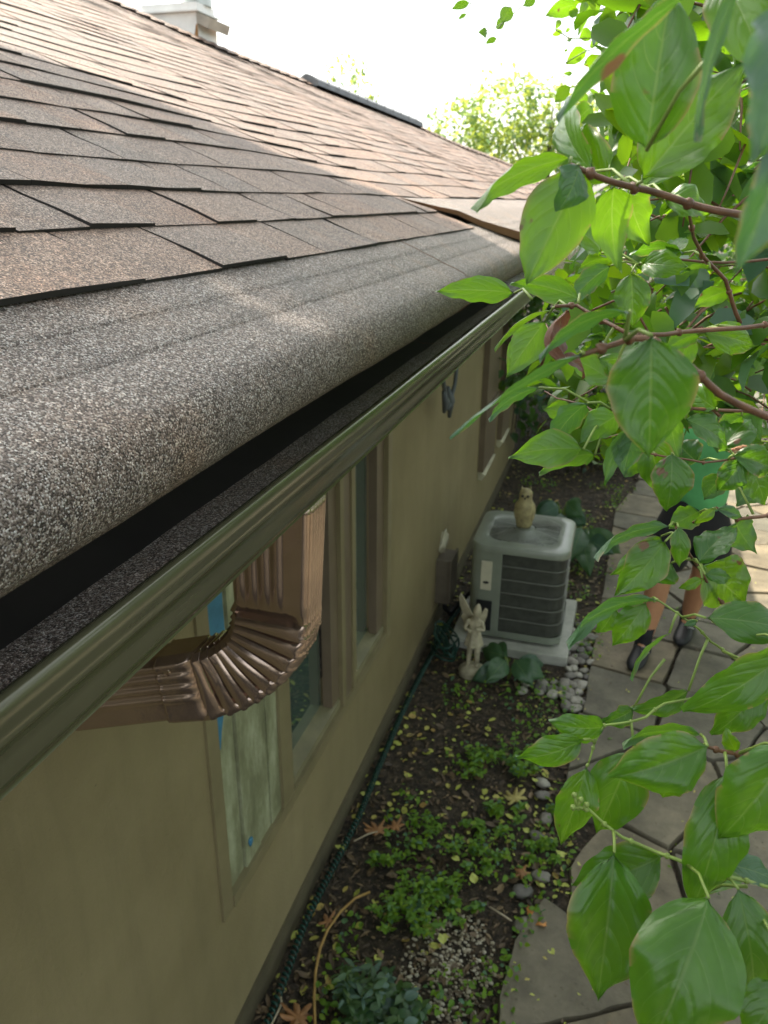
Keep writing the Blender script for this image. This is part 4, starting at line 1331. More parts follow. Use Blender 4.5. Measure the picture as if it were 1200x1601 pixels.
dog = empty('dogwood_tree', (1.55, 1.9, 0), 'leafy green dogwood tree with red brown twigs hanging over the path at right', 'tree')
BR = []     # (points in 3D, radius) of the branches for petioles
def branch(pixpts, r, mat=M_twig, leaves=(), link=True, taper=0.6, name='branch'):
    P = [at_d(*q) for q in pixpts]
    pts = []
    for i in range(len(P) - 1):
        for t in range(4):
            f = t / 4
            p = P[i].lerp(P[i + 1], f)
            p += Vector((mnoise.noise(p * 23), mnoise.noise(p * 23 + Vector((5, 0, 0))), mnoise.noise(p * 23 + Vector((0, 9, 0))))) * 0.0025
            pts.append(p)
    pts.append(P[-1])
    if link:                                   # carries on to the trunk outside the picture
        e = pts[-1]; tgt = Vector((1.5, 1.9, min(3.2, e.z + 0.1)))
        pts += [e.lerp(tgt, 0.35) + Vector((0, 0, 0.03)), e.lerp(tgt, 0.7), tgt]
    n = len(pts)
    rad = [r * (taper + (1 - taper) * i / max(1, n - 1)) for i in range(n)]
    # knots
    mb = MB(); mb.tube(pts, rad, 8)
    for q in range(3, n - 1, 5): mb.blob(pts[q], r * 1.35, 8, 6, 0.4, seed=q)
    o = child(mb, name, mat, dog, smooth=True)
    lv = MB(); pt = lv
    for k_, L in enumerate(leaves):
        (bx, by, bd), (tx, ty, td), wpx, roll = L[:4]
        kw = L[4] if len(L) > 4 else {}
        kw.setdefault('bite', 0.07 if k_ % 3 else 0.2); kw.setdefault('wave', random.uniform(.03, .07)); kw.setdefault('fold', random.uniform(.12, .34))
        B = at_d(bx, by, bd); T = at_d(tx, ty, td)
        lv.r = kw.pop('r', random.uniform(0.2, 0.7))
        seed = bx * 0.37 + by * 0.11
        pet = kw.pop('pet', True)
        leaf(lv, B, T, wpx * (bd + td) / 2 / F, roll, seed=seed, **kw)
        near = min(pts, key=lambda p: (p - B).length)
        dN = (near - B).length
        if pet:
            if dN > 0.05: near = B + (near - B) * (0.05 / dN)
            lv.m = 1; petiole(lv, near, B); lv.m = 0
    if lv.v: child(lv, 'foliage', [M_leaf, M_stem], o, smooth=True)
    return o

# blurred leaves close to the lens, top right
branch([(1090, -60, .34), (1160, -30, .33), (1260, -10, .36)], .0022, leaves=[
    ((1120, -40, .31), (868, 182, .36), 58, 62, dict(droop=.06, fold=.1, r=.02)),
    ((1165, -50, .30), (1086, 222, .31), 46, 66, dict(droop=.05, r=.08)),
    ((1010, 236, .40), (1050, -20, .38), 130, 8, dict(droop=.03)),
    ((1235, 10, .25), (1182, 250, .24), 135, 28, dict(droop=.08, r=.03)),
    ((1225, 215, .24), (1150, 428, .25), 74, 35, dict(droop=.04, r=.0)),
    ((1130, -30, .42), (1200, 120, .40), 95, 10, dict())])
branch([(888, 260, .50), (930, 275, .50), (990, 296, .51), (1060, 312, .52), (1130, 330, .53), (1230, 356, .56)], .0029, leaves=[
    ((893, 246, .50), (735, 326, .47), 46, 40, dict(droop=.10)),
    ((912, 262, .50), (822, 446, .53), 108, 8, dict(droop=.03, r=.75)),
    ((905, 258, .49), (872, 330, .49), 62, 30, dict(r=.1)),
    ((1003, 284, .50), (1165, 96, .47), 118, 14, dict(droop=.05, r=.7)),
    ((960, 290, .51), (965, 420, .55), 66, 20, dict(r=.6)),
    ((1040, 312, .55), (1110, 330, .55), 60, 40, dict(r=.5)),
    ((925, 268, .55), (890, 150, .60), 70, 50, dict(r=.4)),
    ((950, 285, .56), (900, 200, .60), 66, 20, dict(r=.8)),
    ((1000, 296, .6), (1085, 245, .62), 50, 30, dict(r=.6)),
    ((985, 300, .6), (1010, 380, .64), 66, 20, dict(r=.7))])
branch([(1070, 312, .56), (1085, 370, .66), (1096, 400, .70), (1132, 440, .72), (1157, 505, .74)], .0021, link=False, leaves=[
    ((1070, 395, .72), (985, 395, .74), 38, 45, dict(r=.2)),
    ((1110, 420, .7), (1062, 425, .7), 16, 60, {}),
    ((1140, 455, .75), (1085, 480, .78), 34, 30, dict(r=.6))])
branch([(1000, 414, .74), (1050, 405, .74), (1100, 412, .75), (1230, 404, .78)], .0016, leaves=[
    ((1048, 404, .72), (1072, 372, .74), 30, 30, dict(r=.4)),
    ((1003, 412, .73), (1078, 420, .70), 44, 12, dict(r=.65)),
    ((987, 426, .72), (989, 512, .73), 54, 6, dict(r=.5, droop=.05)),
    ((955, 415, .74), (893, 474, .74), 40, 30, dict(r=.1)),
    ((960, 405, .76), (905, 420, .8), 30, 50, dict(r=.7)),
    ((940, 395, .76), (880, 350, .8), 44, 30, dict(r=.7))])
branch([(868, 480, .62), (900, 476, .62), (940, 500, .60), (985, 524, .58), (1040, 523, .60), (1085, 519, .62), (1230, 507, .66)], .0021, leaves=[
    ((804, 458, .72), (681, 455, .74), 44, 22, dict(r=.55, droop=.06)),
    ((906, 468, .70), (800, 441, .72), 46, 25, dict(r=.4)),
    ((862, 484, .68), (772, 545, .72), 15, 55, dict(r=.9)),
    ((852, 502, .66), (791, 589, .68), 54, 12, dict(r=.75, droop=.05)),
    ((955, 596, .60), (882, 556, .62), 46, 20, dict(r=.7)),
    ((1100, 520, .66), (1180, 542, .68), 48, 15, dict(r=.65)),
    ((1092, 522, .66), (1038, 548, .68), 34, 30, dict(r=.5)),
    ((935, 560, .60), (990, 600, .62), 40, 30, dict(r=.7)),
    ((1080, 525, .68), (1060, 590, .7), 44, 25, dict(r=.4))])
branch([(905, 558, .42), (950, 540, .42), (985, 528, .42), (1010, 530, .42), (1060, 560, .43), (1130, 612, .44), (1235, 672, .46)], .0024, M_twig, leaves=[
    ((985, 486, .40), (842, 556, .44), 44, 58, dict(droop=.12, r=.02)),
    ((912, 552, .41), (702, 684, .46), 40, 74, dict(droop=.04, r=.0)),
    ((1018, 524, .385), (1014, 716, .40), 128, 6, dict(droop=.04, r=.2, fold=.1))])
branch([(955, 640, .72), (1010, 632, .72), (1080, 640, .72), (1230, 646, .76)], .0019, leaves=[
    ((842, 606, .72), (763, 655, .74), 30, 48, dict(r=.05)),
    ((918, 630, .70), (858, 702, .72), 48, 35, dict(r=.1)),
    ((968, 648, .68), (905, 694, .70), 50, 20, dict(r=.4)),
    ((990, 664, .68), (943, 758, .70), 34, 30, dict(r=.3)),
    ((1000, 668, .68), (975, 745, .70), 56, 28, dict(r=.15)),
    ((912, 702, .68), (795, 714, .70), 58, 22, dict(r=.55)),
    ((930, 710, .70), (842, 738, .72), 40, 40, dict(r=.5)),
    ((1010, 680, .72), (1030, 770, .74), 60, 20, dict(r=.7)),
    ((1070, 655, .72), (1140, 705, .74), 50, 40, dict(r=.2)),
    ((1050, 650, .72), (1062, 720, .74), 36, 20, dict(r=.4)),
    ((1160, 650, .74), (1120, 690, .76), 36, 30, dict(r=.3)),
    ((900, 655, .74), (850, 640, .76), 40, 30, dict(r=.6)),
    ((1120, 640, .72), (1075, 600, .74), 44, 20, dict(r=.6)),
    ((1000, 630, .74), (960, 585, .76), 44, 25, dict(r=.75))])
# hanging spray over the person
branch([(1058, 822, .70), (1068, 850, .70), (1096, 898, .71), (1118, 930, .72), (1160, 975, .72), (1235, 1010, .74)], .0018, leaves=[
    ((1046, 822, .68), (928, 872, .66), 34, 52, dict(r=.1)),
    ((1040, 846, .68), (962, 932, .68), 66, 12, dict(r=.55, bite=.15)),
    ((1034, 838, .72), (955, 900, .72), 40, 25, dict(r=.6)),
    ((1060, 824, .68), (1062, 887, .69), 30, 15, dict(r=.3)),
    ((1092, 880, .69), (1152, 824, .70), 54, 30, dict(r=.15)),
    ((1096, 882, .72), (1160, 940, .73), 92, 8, dict(r=.85, bite=.1)),
    ((1102, 898, .68), (1143, 905, .69), 24, 10, dict(r=.2)),
    ((1098, 904, .69), (1060, 920, .70), 18, 20, dict(r=.8)),
    ((1050, 880, .72), (1020, 910, .72), 46, 20, dict(r=.2))])
branch([(1082, 818, .74), (1117, 793, .74), (1150, 812, .74), (1190, 806, .75), (1240, 798, .78)], .0021, leaves=[
    ((1118, 794, .73), (1083, 820, .74), 17, 20, dict(r=.9)),
    ((1120, 796, .73), (1160, 809, .74), 20, 20, dict(r=.1)),
    ((1150, 818, .74), (1180, 864, .76), 54, 12, dict(r=.4)),
    ((1094, 800, .76), (1046, 826, .78), 42, 15, dict(r=.35)),
    ((1135, 745, .78), (1100, 780, .80), 42, 30, dict(r=.2))])
branch([(985, 700, .70), (1040, 712, .70), (1100, 724, .71), (1150, 715, .72), (1250, 700, .76)], .0013, leaves=[
    ((1050, 708, .70), (1042, 800, .71), 62, 14, dict(r=.3)),
    ((1145, 712, .71), (1210, 735, .73), 50, 20, dict(r=.3)),
    ((1160, 718, .71), (1120, 768, .72), 48, 24, dict(r=.2)),
    ((1170, 725, .74), (1195, 790, .75), 52, 18, dict(r=.5)),
    ((1090, 722, .74), (1060, 690, .75), 52, 24, dict(r=.1)),
    ((1130, 700, .74), (1175, 655, .76), 60, 22, dict(r=.3)),
    ((1190, 690, .78), (1130, 650, .80), 60, 30, dict(r=.2)),
    ((1210, 740, .78), (1150, 790, .80), 56, 26, dict(r=.2)),
    ((1010, 705, .72), (975, 745, .73), 44, 30, dict(r=.4))])
branch([(1002, 938, .66), (1032, 940, .66), (1060, 958, .66), (1092, 982, .67), (1110, 1004, .68), (1150, 1030, .70), (1240, 1060, .72)], .0013, M_stem, leaves=[
    ((1028, 938, .64), (884, 1004, .66), 38, 52, dict(r=.1, droop=.16)),
    ((1010, 942, .66), (957, 1010, .67), 50, 12, dict(r=.75)),
    ((1046, 990, .66), (984, 1062, .66), 15, 60, dict(r=.3)),
    ((1090, 971, .66), (1068, 978, .66), 10, 10, dict(r=.1, droop=0)),
    ((960, 950, .7), (935, 990, .7), 40, 30, dict(r=.3)),
    ((1103, 966, .64), (1250, 992, .64), 66, 22, dict(r=.25)),
    ((1240, 1008, .60), (1068, 1114, .62), 78, 26, dict(r=.45)),
    ((1195, 1068, .62), (1112, 1150, .63), 62, 22, dict(r=.3, bite=.2)),
    ((1076, 1080, .66), (982, 1112, .66), 40, 35, dict(r=.25)),
    ((990, 1108, .66), (940, 1130, .66), 34, 30, dict(r=.2))])
branch([(918, 1198, .60), (930, 1162, .60), (945, 1133, .60), (975, 1128, .60), (1010, 1120, .62), (1040, 1100, .64), (1240, 1065, .7)], .0013, M_stem, leaves=[
    ((946, 1136, .60), (858, 1128, .60), 50, 30, dict(r=.3)),
    ((912, 1156, .59), (806, 1186, .60), 52, 28, dict(r=.35)),
    ((990, 1172, .60), (932, 1304, .62), 88, 8, dict(r=.35, droop=.04)),
    ((917, 1198, .59), (876, 1320, .60), 64, 18, dict(r=.6, droop=.05))])
branch([(1100, 1166, .56), (1126, 1174, .56), (1152, 1178, .56), (1240, 1155, .58)], .0020, M_twig, leaves=[
    ((1106, 1166, .55), (953, 1216, .56), 92, 16, dict(r=.5, bite=.12)),
    ((1095, 1148, .58), (972, 1162, .59), 34, 55, dict(r=.3)),
    ((1056, 1190, .60), (1036, 1248, .61), 54, 8, dict(r=.6)),
    ((1150, 1174, .56), (1134, 1138, .56), 26, 20, dict(r=.9)),
    ((1136, 1208, .55), (1080, 1426, .56), 88, 14, dict(r=.35)),
    ((1235, 1165, .52), (1122, 1312, .54), 112, 18, dict(r=.45))])
branch([(902, 1262, .56), (922, 1268, .56), (945, 1290, .56), (973, 1310, .56), (1030, 1333, .56), (1060, 1342, .55), (1120, 1366, .55), (1170, 1378, .55), (1250, 1400, .56)], .0016, M_stem, leaves=[
    ((1036, 1338, .57), (893, 1385, .58), 88, 16, dict(r=.35, bite=.1)),
    ((960, 1333, .54), (934, 1562, .54), 126, 8, dict(r=.45, bite=.2, droop=.05)),
    ((1108, 1404, .50), (1010, 1650, .49), 165, 10, dict(r=.6, bite=.15)),
    ((1154, 1390, .53), (1178, 1562, .54), 92, 14, dict(r=.3)),
    ((1138, 1352, .56), (1212, 1378, .56), 46, 25, dict(r=.1)),
    ((1225, 1530, .50), (1165, 1625, .50), 80, 15, dict(r=.5)),
    ((1090, 1400, .60), (1190, 1345, .62), 40, 20, dict(r=.4))])
# flower bud remains
m_ = MB()
for (a, b) in (((902, 1262), (898, 1243)), ((902, 1262), (908, 1250)), ((905, 1264), (896, 1262)), ((910, 1265), (917, 1258))):
    A, B_ = at_d(*a, .56), at_d(*b, .558); m_.tube([A, B_], [.0016, .0010], 6); m_.blob(B_, .0022, 8, 6, .3)
child(m_, 'bud', M_stem, dog, smooth=True)
# curled withered leaf
m_ = MB(); m_.r = .5
leaf(m_, at_d(888, 484, .56), at_d(872, 566, .55), 52 * .56 / F, 62, droop=-.35, fold=.7, seed=4)
child(m_, 'withered_leaf', M_brownleaf, dog, smooth=True)['label'] = 'curled brown withered leaf'
m_ = MB(); m_.r = .5
leaf(m_, at_d(868, 560, .56), at_d(915, 590, .57), 26 * .56 / F, 50, droop=.2, fold=.6, seed=5)
child(m_, 'withered_leaf', M_brownleaf, dog, smooth=True)
# trunk and limbs (right of the picture)
m_ = MB()
m_.tube([(1.62, 1.85, -.05), (1.58, 1.86, .6), (1.50, 1.9, 1.4), (1.48, 1.93, 2.2), (1.5, 1.9, 3.2), (1.42, 2.0, 4.2)], [.06, .05, .045, .04, .03, .012], 10)
m_.tube([(1.62, 1.95, -.05), (1.8, 2.3, 1.0), (1.75, 2.8, 2.0), (1.5, 3.3, 2.8), (1.2, 3.8, 3.4)], [.045, .04, .03, .02, .008], 10)
m_.tube([(1.55, 1.8, -.05), (1.75, 1.4, 1.2), (1.7, 1.0, 2.2), (1.3, .8, 3.0)], [.045, .035, .025, .01], 10)
m_.tube([(1.49, 1.9, 2.6), (1.0, 2.1, 2.9), (.7, 2.3, 3.05)], [.03, .015, .006], 8)
m_.tube([(1.50, 1.9, 2.3), (1.1, 2.6, 2.5), (.8, 3.0, 2.45), (.45, 3.2, 2.3)], [.03, .016, .010, .005], 8)
child(m_, 'trunk', M_bark, dog, smooth=True)

# ---- the depth of the crown -----------------------------------------
def inside(poly, x, y):
    c = False; j = len(poly) - 1
    for i in range(len(poly)):
        xi, yi = poly[i]; xj, yj = poly[j]
        if (yi > y) != (yj > y) and x < (xj - xi) * (y - yi) / (yj - yi) + xi: c = not c
        j = i
    return c
REG = [(868, -200), (885, 40), (900, 90), (905, 150), (915, 200), (905, 225), (850, 232), (905, 290), (850, 420), (815, 455), (800, 520), (812, 600), (818, 660), (850, 690), (905, 735), (1030, 755), (1060, 700), (1110, 680), (1150, 755), (1200, 790), (1700, 800), (1700, -200)]
def small_leaf(mb, c, size, rs, out=None, aspect=.55, nu=4):
    d = Vector((rs.gauss(0, 1), rs.gauss(0, 1), rs.gauss(-.6, .6)))
    if out is not None: d += out
    if d.length < 1e-3: return
    d.normalize()
    n0 = Vector((rs.gauss(0, .55), rs.gauss(0, .55), 1)).normalized()
    s = d.cross(n0)
    if s.length < 1e-3: return
    s.normalize(); n_ = s.cross(d)
    mb.r = rs.random()
    W_ = size * aspect * .5
    dr = rs.uniform(.0, .18) * size
    fo = rs.uniform(.1, .4)
    base = len(mb.v)
    prof = {4: ((0, 0), (.2, .85), (.5, 1.0), (.78, .62), (1, 0)), 2: ((0, 0), (.42, 1.0), (1, 0))}[nu]
    for (u, wv) in prof:
        bend = -dr * 4 * (u - .4) ** 2
        p = c + d * (u - .5) * size + n_ * bend
        mb.vert(p - s * W_ * wv + n_ * (fo * W_ * wv)); mb.vert(p); mb.vert(p + s * W_ * wv + n_ * (fo * W_ * wv))
    for i in range(len(prof) - 1):
        a = base + 3 * i
        u0, u1 = prof[i][0], prof[i + 1][0]
        mb.face([a, a + 1, a + 4, a + 3], [(u0, 0), (u0, .5), (u1, .5), (u1, 0)])
        mb.face([a + 1, a + 2, a + 5, a + 4], [(u0, .5), (u0, 1), (u1, 1), (u1, .5)])
def pad(poly, d):  # region test margin by sampling
    return poly
rs = random.Random(21)
def ok_region(p, margin=14):
    x, y, d = pix(p)
    if d < .5: return False
    m = margin
    for dx, dy in ((0, 0), (-m, 0), (0, m), (0, -m)):
        if not inside(REG, x + dx, y + dy): return False
    return True
# middle leaves, 1 to 2.6 m away, on real twigs
mid = MB(); tw = MB()
cnt = 0; tries = 0
while cnt < 470 and tries < 30000:
    tries += 1
    d = rs.uniform(.9, 3.0)
    px_ = rs.uniform(820, 1320); py_ = rs.uniform(-140, 740)
    p = at_d(px_, py_, d)
    if not ok_region(p, 26): continue
    if rs.random() < .25 and 1000 < px_ < 1140 and 300 < py_ < 430: continue
    # a twig with five to nine leaves
    dr = Vector((rs.uniform(-1, .2), rs.uniform(-.7, .7), rs.uniform(-.5, .3))).normalized()
    L_ = rs.uniform(.08, .2)
    pts = [p - dr * L_ * .5 + Vector((0, 0, .01 * math.sin(q))) + dr * L_ * q / 5 for q in range(6)]
    if not all(ok_region(q, 20) for q in pts): continue
    tw.tube(pts, [.0022, .002, .0018, .0015, .0012, .001], 5)
    for q in range(rs.randint(5, 8)):
        t = rs.uniform(.1, 1)
        c = pts[0].lerp(pts[-1], t) + Vector((rs.gauss(0, .03), rs.gauss(0, .03), rs.gauss(-.015, .025)))
        sz = rs.uniform(.045, .09)
        if ok_region(c, F * sz * .42 / max(.5, (c - CAM).length)): small_leaf(mid, c, sz, rs)
    cnt += 1
br_mid = tag(child(tw, 'twigs', M_twig, dog, smooth=True), kind='stuff')
child(mid, 'crown', M_leafy, dog, smooth=True)

# a few loose leaf sprays against the sky at the top
spr = MB(); spt = MB(); rs = random.Random(31)
for (bx, by, tx, ty, w_) in ((735, 4, 705, 14, 12), (730, 22, 715, 30, 6), (800, 10, 782, 36, 20), (790, 30, 775, 46, 14), (762, 52, 748, 50, 14), (777, 60, 758, 68, 9), (838, -6, 818, 10, 16), (876, 30, 868, 46, 9), (880, 50, 862, 54, 9), (892, 45, 883, 50, 6), (892, 66, 888, 56, 8), (888, 78, 881, 80, 4), (918, 78, 884, 100, 22), (925, 95, 912, 102, 12), (895, 115, 880, 115, 6), (893, 135, 866, 160, 20), (905, 6, 852, 24, 26), (915, -5, 905, 55, 16), (940, 8, 915, 22, 18), (902, 26, 890, 12, 14), (925, 50, 905, 60, 18), (935, 70, 925, 60, 20), (920, 125, 905, 130, 12), (948, 60, 955, 30, 20), (920, 150, 902, 158, 14), (925, 165, 898, 190, 30)):
    d = rs.uniform(1.9, 2.3); spr.r = rs.uniform(.35, .9)
    leaf(spr, at_d(bx, by, d), at_d(tx, ty, d + rs.uniform(-.02, .03)), w_ * d / F * 1.1, rs.uniform(0, 25), nu=6, nv=4, seed=bx, fold=.1, wave=.02)
spt.tube([at_d(778, 46, 2.1), at_d(790, 33, 2.1), at_d(806, 18, 2.1), at_d(825, 2, 2.12), at_d(860, -40, 2.15), at_d(930, -120, 2.2)], .0016, 6)
spt.tube([at_d(735, 6, 2.0), at_d(760, -30, 2.05), at_d(860, -120, 2.15)], .0016, 6)
spt.tube([at_d(868, 46, 2.0), at_d(890, 60, 2.05), at_d(930, 60, 2.05), at_d(1000, 30, 2.1)], .0016, 6)
spt.tube([at_d(750, 52, 2.0), at_d(775, 42, 2.05), at_d(790, 33, 2.1)], .0012, 6)
spt.tube([at_d(884, 98, 2.0), at_d(915, 80, 2.05), at_d(960, 70, 2.05), at_d(1050, 40, 2.1)], .0016, 6)
o = child(spt, 'branch', M_stem, dog, smooth=True)
child(spr, 'leaves', M_leaf, o, smooth=True)

# second, deeper tree mass behind: dark shrubs and trees right of the path
def crown_cloud(mb, c, rad, n, size, rs, aspect=.55, test=None, nu=4, shell=.55):
    k_ = 0; t_ = 0
    while k_ < n and t_ < n * 6:
        t_ += 1
        d = Vector((rs.gauss(0, 1), rs.gauss(0, 1), rs.gauss(0, 1))).normalized()
        r_ = shell + (1 - shell) * rs.random()
        p = Vector((c[0] + d.x * rad[0] * r_, c[1] + d.y * rad[1] * r_, c[2] + d.z * rad[2] * r_))
        if mnoise.noise(p * (2.2 / max(rad)) * 2) < -.16: continue
        if test and not test(p): continue
        small_leaf(mb, p, size * rs.uniform(.7, 1.3), rs, d * .6, aspect, nu); k_ += 1
def tree(name, base, h, crowns, n, size, label, cat, mat, test=None, group=None, seed=1, tr=.08, nu=2):
    rs = random.Random(seed)
    t = empty(name, base, label, cat, group)
    B = Vector(base)
    mb = MB()
    top = B + Vector((0, 0, h * .8))
    mb.tube([B - Vector((0, 0, .1)), B + Vector((.03, .02, h * .3)), B + Vector((-.02, .05, h * .6)), top], [tr, tr * .8, tr * .5, tr * .15], 8)
    for (c, rad) in crowns:
        s_ = B + Vector((0, 0, h * .35)); e_ = Vector(c)
        mb.tube([s_, s_.lerp(e_, .5) + Vector((0, 0, -.05)), e_], [tr * .4, tr * .25, tr * .08], 6)
    child(mb, 'trunk', M_bark, t, smooth=True)
    lv = MB()
    tot = sum(r[0] * r[1] * r[2] for _, r in crowns)
    for (c, rad) in crowns: crown_cloud(lv, c, rad, int(n * rad[0] * rad[1] * rad[2] / tot), size, rs, .6, test, nu)
    child(lv, 'crown', mat, t, smooth=False)
    return t
def reg2(p):
    x, y, d = pix(p)
    if y > 742 - 20 and x < 1150: return False
    return inside(REG, x - 8, y) and inside(REG, x, y + 6)
def clear_path(p):
    x, y, d = pix(p)
    return not (y > 700 and 960 < x < 1210)
tree('garden_tree', (2.6, 5.4, 0), 4.2, [((2.2, 5.2, 2.7), (1.3, 1.4, 1.3)), ((2.4, 4.6, 3.8), (1.1, 1.2, 1.1)), ((1.3, 5.6, 3.2), (.9, 1.2, 1.1)), ((2.2, 5.6, 1.7), (.8, 1.0, .8))], 9000, .085, 'tall dark leafy tree standing behind the dogwood right of the path', 'tree', M_bush, reg2, seed=41, nu=2)
tree('garden_tree', (3.2, 8.6, 0), 4.6, [((2.6, 8.6, 2.4), (1.6, 1.5, 1.6)), ((1.4, 9.0, 2.6), (1.2, 1.2, 1.2)), ((2.9, 8.2, 4.1), (1.6, 1.4, 1.4))], 9000, .10, 'second dark leafy tree farther back beside the path end', 'tree', M_bush, reg2, seed=42, nu=2)
tree('viburnum_shrub', (-.35, 9.4, 0), 1.7, [((-.3, 9.3, .9), (.8, .6, .85)), ((-.75, 9.0, 1.25), (.5, .5, .75)), ((.3, 9.9, .8), (.7, .6, .7))], 4200, .075, 'dark green rounded shrub beyond the end of the house wall', 'shrub', M_bush, None, seed=43, tr=.03)
tree('brown_shrub', (-.2, 7.9, 0), .8, [((-.25, 7.9, .35), (.55, .45, .36)), ((.1, 8.3, .3), (.4, .4, .3))], 1500, .06, 'low brownish shrub at the back of the planting bed', 'shrub', mat_leaf('brown_shrub_leaf', (0.07, .055, .025), (.14, .11, .03), vein=False, spots=False, tmix=.25, rough=.6), None, seed=44, tr=.02)
tree('tall_shrub', (.5, 10.9, 0), 3.0, [((.2, 11, 1.6), (1.5, .9, 1.5)), ((-1.3, 11.2, 1.5), (1.1, .9, 1.4)), ((1.7, 11.3, 1.7), (1.3, .9, 1.5))], 6500, .10, 'broad green shrub closing the view at the end of the path', 'shrub', M_leafy, None, seed=45, tr=.06)
# climbing vine by the far windows
vn = empty('climbing_vine', (-.80, 7.0, 0), 'dark vine hanging on the wall beside the far windows', 'vine')
m_ = MB(); rs = random.Random(51); m2 = MB()
for q in range(520):
    a = rs.random()
    p = Vector((WX + rs.uniform(.05, .30), rs.uniform(6.2, 8.3), 0)); p.z = rs.uniform(.9 + .0 * p.y, 2.1) if p.y < 7.3 else rs.uniform(.25, 2.1)
    if p.y < 6.9 and p.z < 1.15: continue
    if mnoise.noise(p * 2.6) < -.05: continue
    small_leaf(m_, p, rs.uniform(.07, .13), rs, Vector((.3, -.2, -.5)), .75, 4)
for q in range(7):
    y_ = 6.5 + q * .27
    m2.tube([(WX + .06, y_, 2.1), (WX + .09, y_ + .05, 1.6), (WX + .07, y_ - .05, 1.1 if y_ < 7.2 else .5)], .006, 5)
child(m2, 'stem', M_bark, vn, smooth=True); child(m_, 'leaves', M_bush, vn, smooth=True)

# distant pale trees behind the roof
def skytest(p):
    x, y, d = pix(p)
    return y < 330
tree('distant_tree', (-2.2, 22, 0), 6, [((-4.6, 22, 4.2), (.9, 1, 1.0)), ((-3.4, 22, 4.6), (1.2, 1.2, 1.2)), ((-2.2, 22.5, 4.6), (1.1, 1.2, 1.0)), ((-1.1, 22, 4.0), (1.2, 1.2, 1.1)), ((-2.8, 21.5, 3.6), (2.2, 1.2, 1.0)), ((0.6, 22, 3.8), (1.6, 1.3, 1.3))], 7500, .16, 'pale sunlit tree rising behind the low end of the roof', 'tree', M_far, None, seed=61, tr=.12)
tree('distant_tree', (-8.6, 24, 0), 6, [((-8.4, 24, 6.0), (.7, .7, .55)), ((-7.9, 24, 5.4), (.6, .6, .5))], 260, .16, 'sparse treetop just above the dark ridge vent', 'tree', M_far, None, seed=62, tr=.10)

# unseen tree, crown shaped so its shade edge falls across the near shingles
shd = empty('shade_caster_tree', (2.3, -1.6, 0), 'unseen shade tree behind the camera, crown shaped to shade the near roof', 'tree')
m_ = MB()
m_.tube([(2.3, -1.6, -.1), (2.2, -1.5, 1.6), (1.8, -1.0, 3.6), (.8, -.2, 5.2), (-.8, .6, 5.9), (-2.6, 1.4, 6.2)], [.22, .19, .16, .12, .08, .03], 12)
m_.tube([(1.8, -1.0, 3.6), (1.9, .2, 5.0), (1.6, 1.4, 5.8), (.6, 2.4, 6.2)], [.12, .08, .05, .02], 8)
m_.tube([(.8, -.2, 5.2), (.2, 1.2, 6.0), (-.8, 2.2, 6.4)], [.08, .05, .02], 8)
child(m_, 'trunk', M_bark, shd, smooth=True)
m_ = MB(); rs = random.Random(71)
def shadow_ok(p):
    # leave the sun free on the roof beyond the near part: follow the light down to the slope
    den = SUN.dot(NR)
    t = (p - O).dot(NR) / den
    q = p - SUN * t
    u = (q - O).dot(U); y = q.y
    if u < -0.6: return True
    if u > 1.02 + 0.10 * math.sin(y * 4): return False
    lim = 2.80 - 0.62 * max(0, u) + 0.06 * math.sin(u * 9.0)
    return y < lim
for (c, rad, n) in (((.6, .9, 5.9), (1.3, 1.0, .8), 450), ((-1.0, -1.2, 6.4), (2.4, 1.2, .8), 1500)):
    crown_cloud(m_, c, rad, n, .13, rs, .62, shadow_ok, 2, .1)
q = 0
while q < 8200:                                   # leaves laid up the sun rays to shade the near roof
    u = rs.uniform(-.75, 1.12); y = rs.uniform(-1.6, 3.0)
    p = O + U * u + Vector((0, y, 0)) + SUN * rs.uniform(3.9, 5.6) + Vector((rs.gauss(0, .03), rs.gauss(0, .03), 0))
    if not shadow_ok(p): continue
    if mnoise.noise(Vector((u * 3.6, y * 3.6, 12.0))) < -.40: q += 1; continue
    small_leaf(m_, p, .13 * rs.uniform(.7, 1.3), rs, None, .62, 2); q += 1
q = 0
while q < 900:                                   # and to shade the twigs beside the camera
    p = Vector((rs.uniform(-.1, .9), rs.uniform(.2, 1.5), rs.uniform(1.5, 2.9))) + SUN * rs.uniform(3.6, 5.0)
    q += 1
    if not shadow_ok(p) or mnoise.noise(p * 2.2) < -.18: continue
    small_leaf(m_, p, .13 * rs.uniform(.7, 1.3), rs, None, .62, 2)
child(m_, 'crown', M_shade, shd)

# hedge added out of view: blocks low sky at right, darkens the eave side
for i, (hx, hy, hr, hh) in enumerate(((4.3, -1.0, 1.5, 1.9), (4.6, 1.6, 1.5, 2.2), (4.5, 4.4, 1.5, 2.0), (5.0, 7.4, 1.6, 2.2))):
    tree('sky_block_hedge', (hx, hy, 0), 2.5, [((hx, hy, hh), (1.1, hr, hh))], 2600, .17, ('first', 'second', 'third', 'fourth')[i] + ' added hedge shrub counted from the camera, out of view, blocking low sky', 'shrub', M_leafy, None, group='added hedge out of view', seed=140 + i, tr=.06)

# ================================================================== planting bed
def bedx(y): return max(-.90, -.92), path_left(y)
rs = random.Random(81)
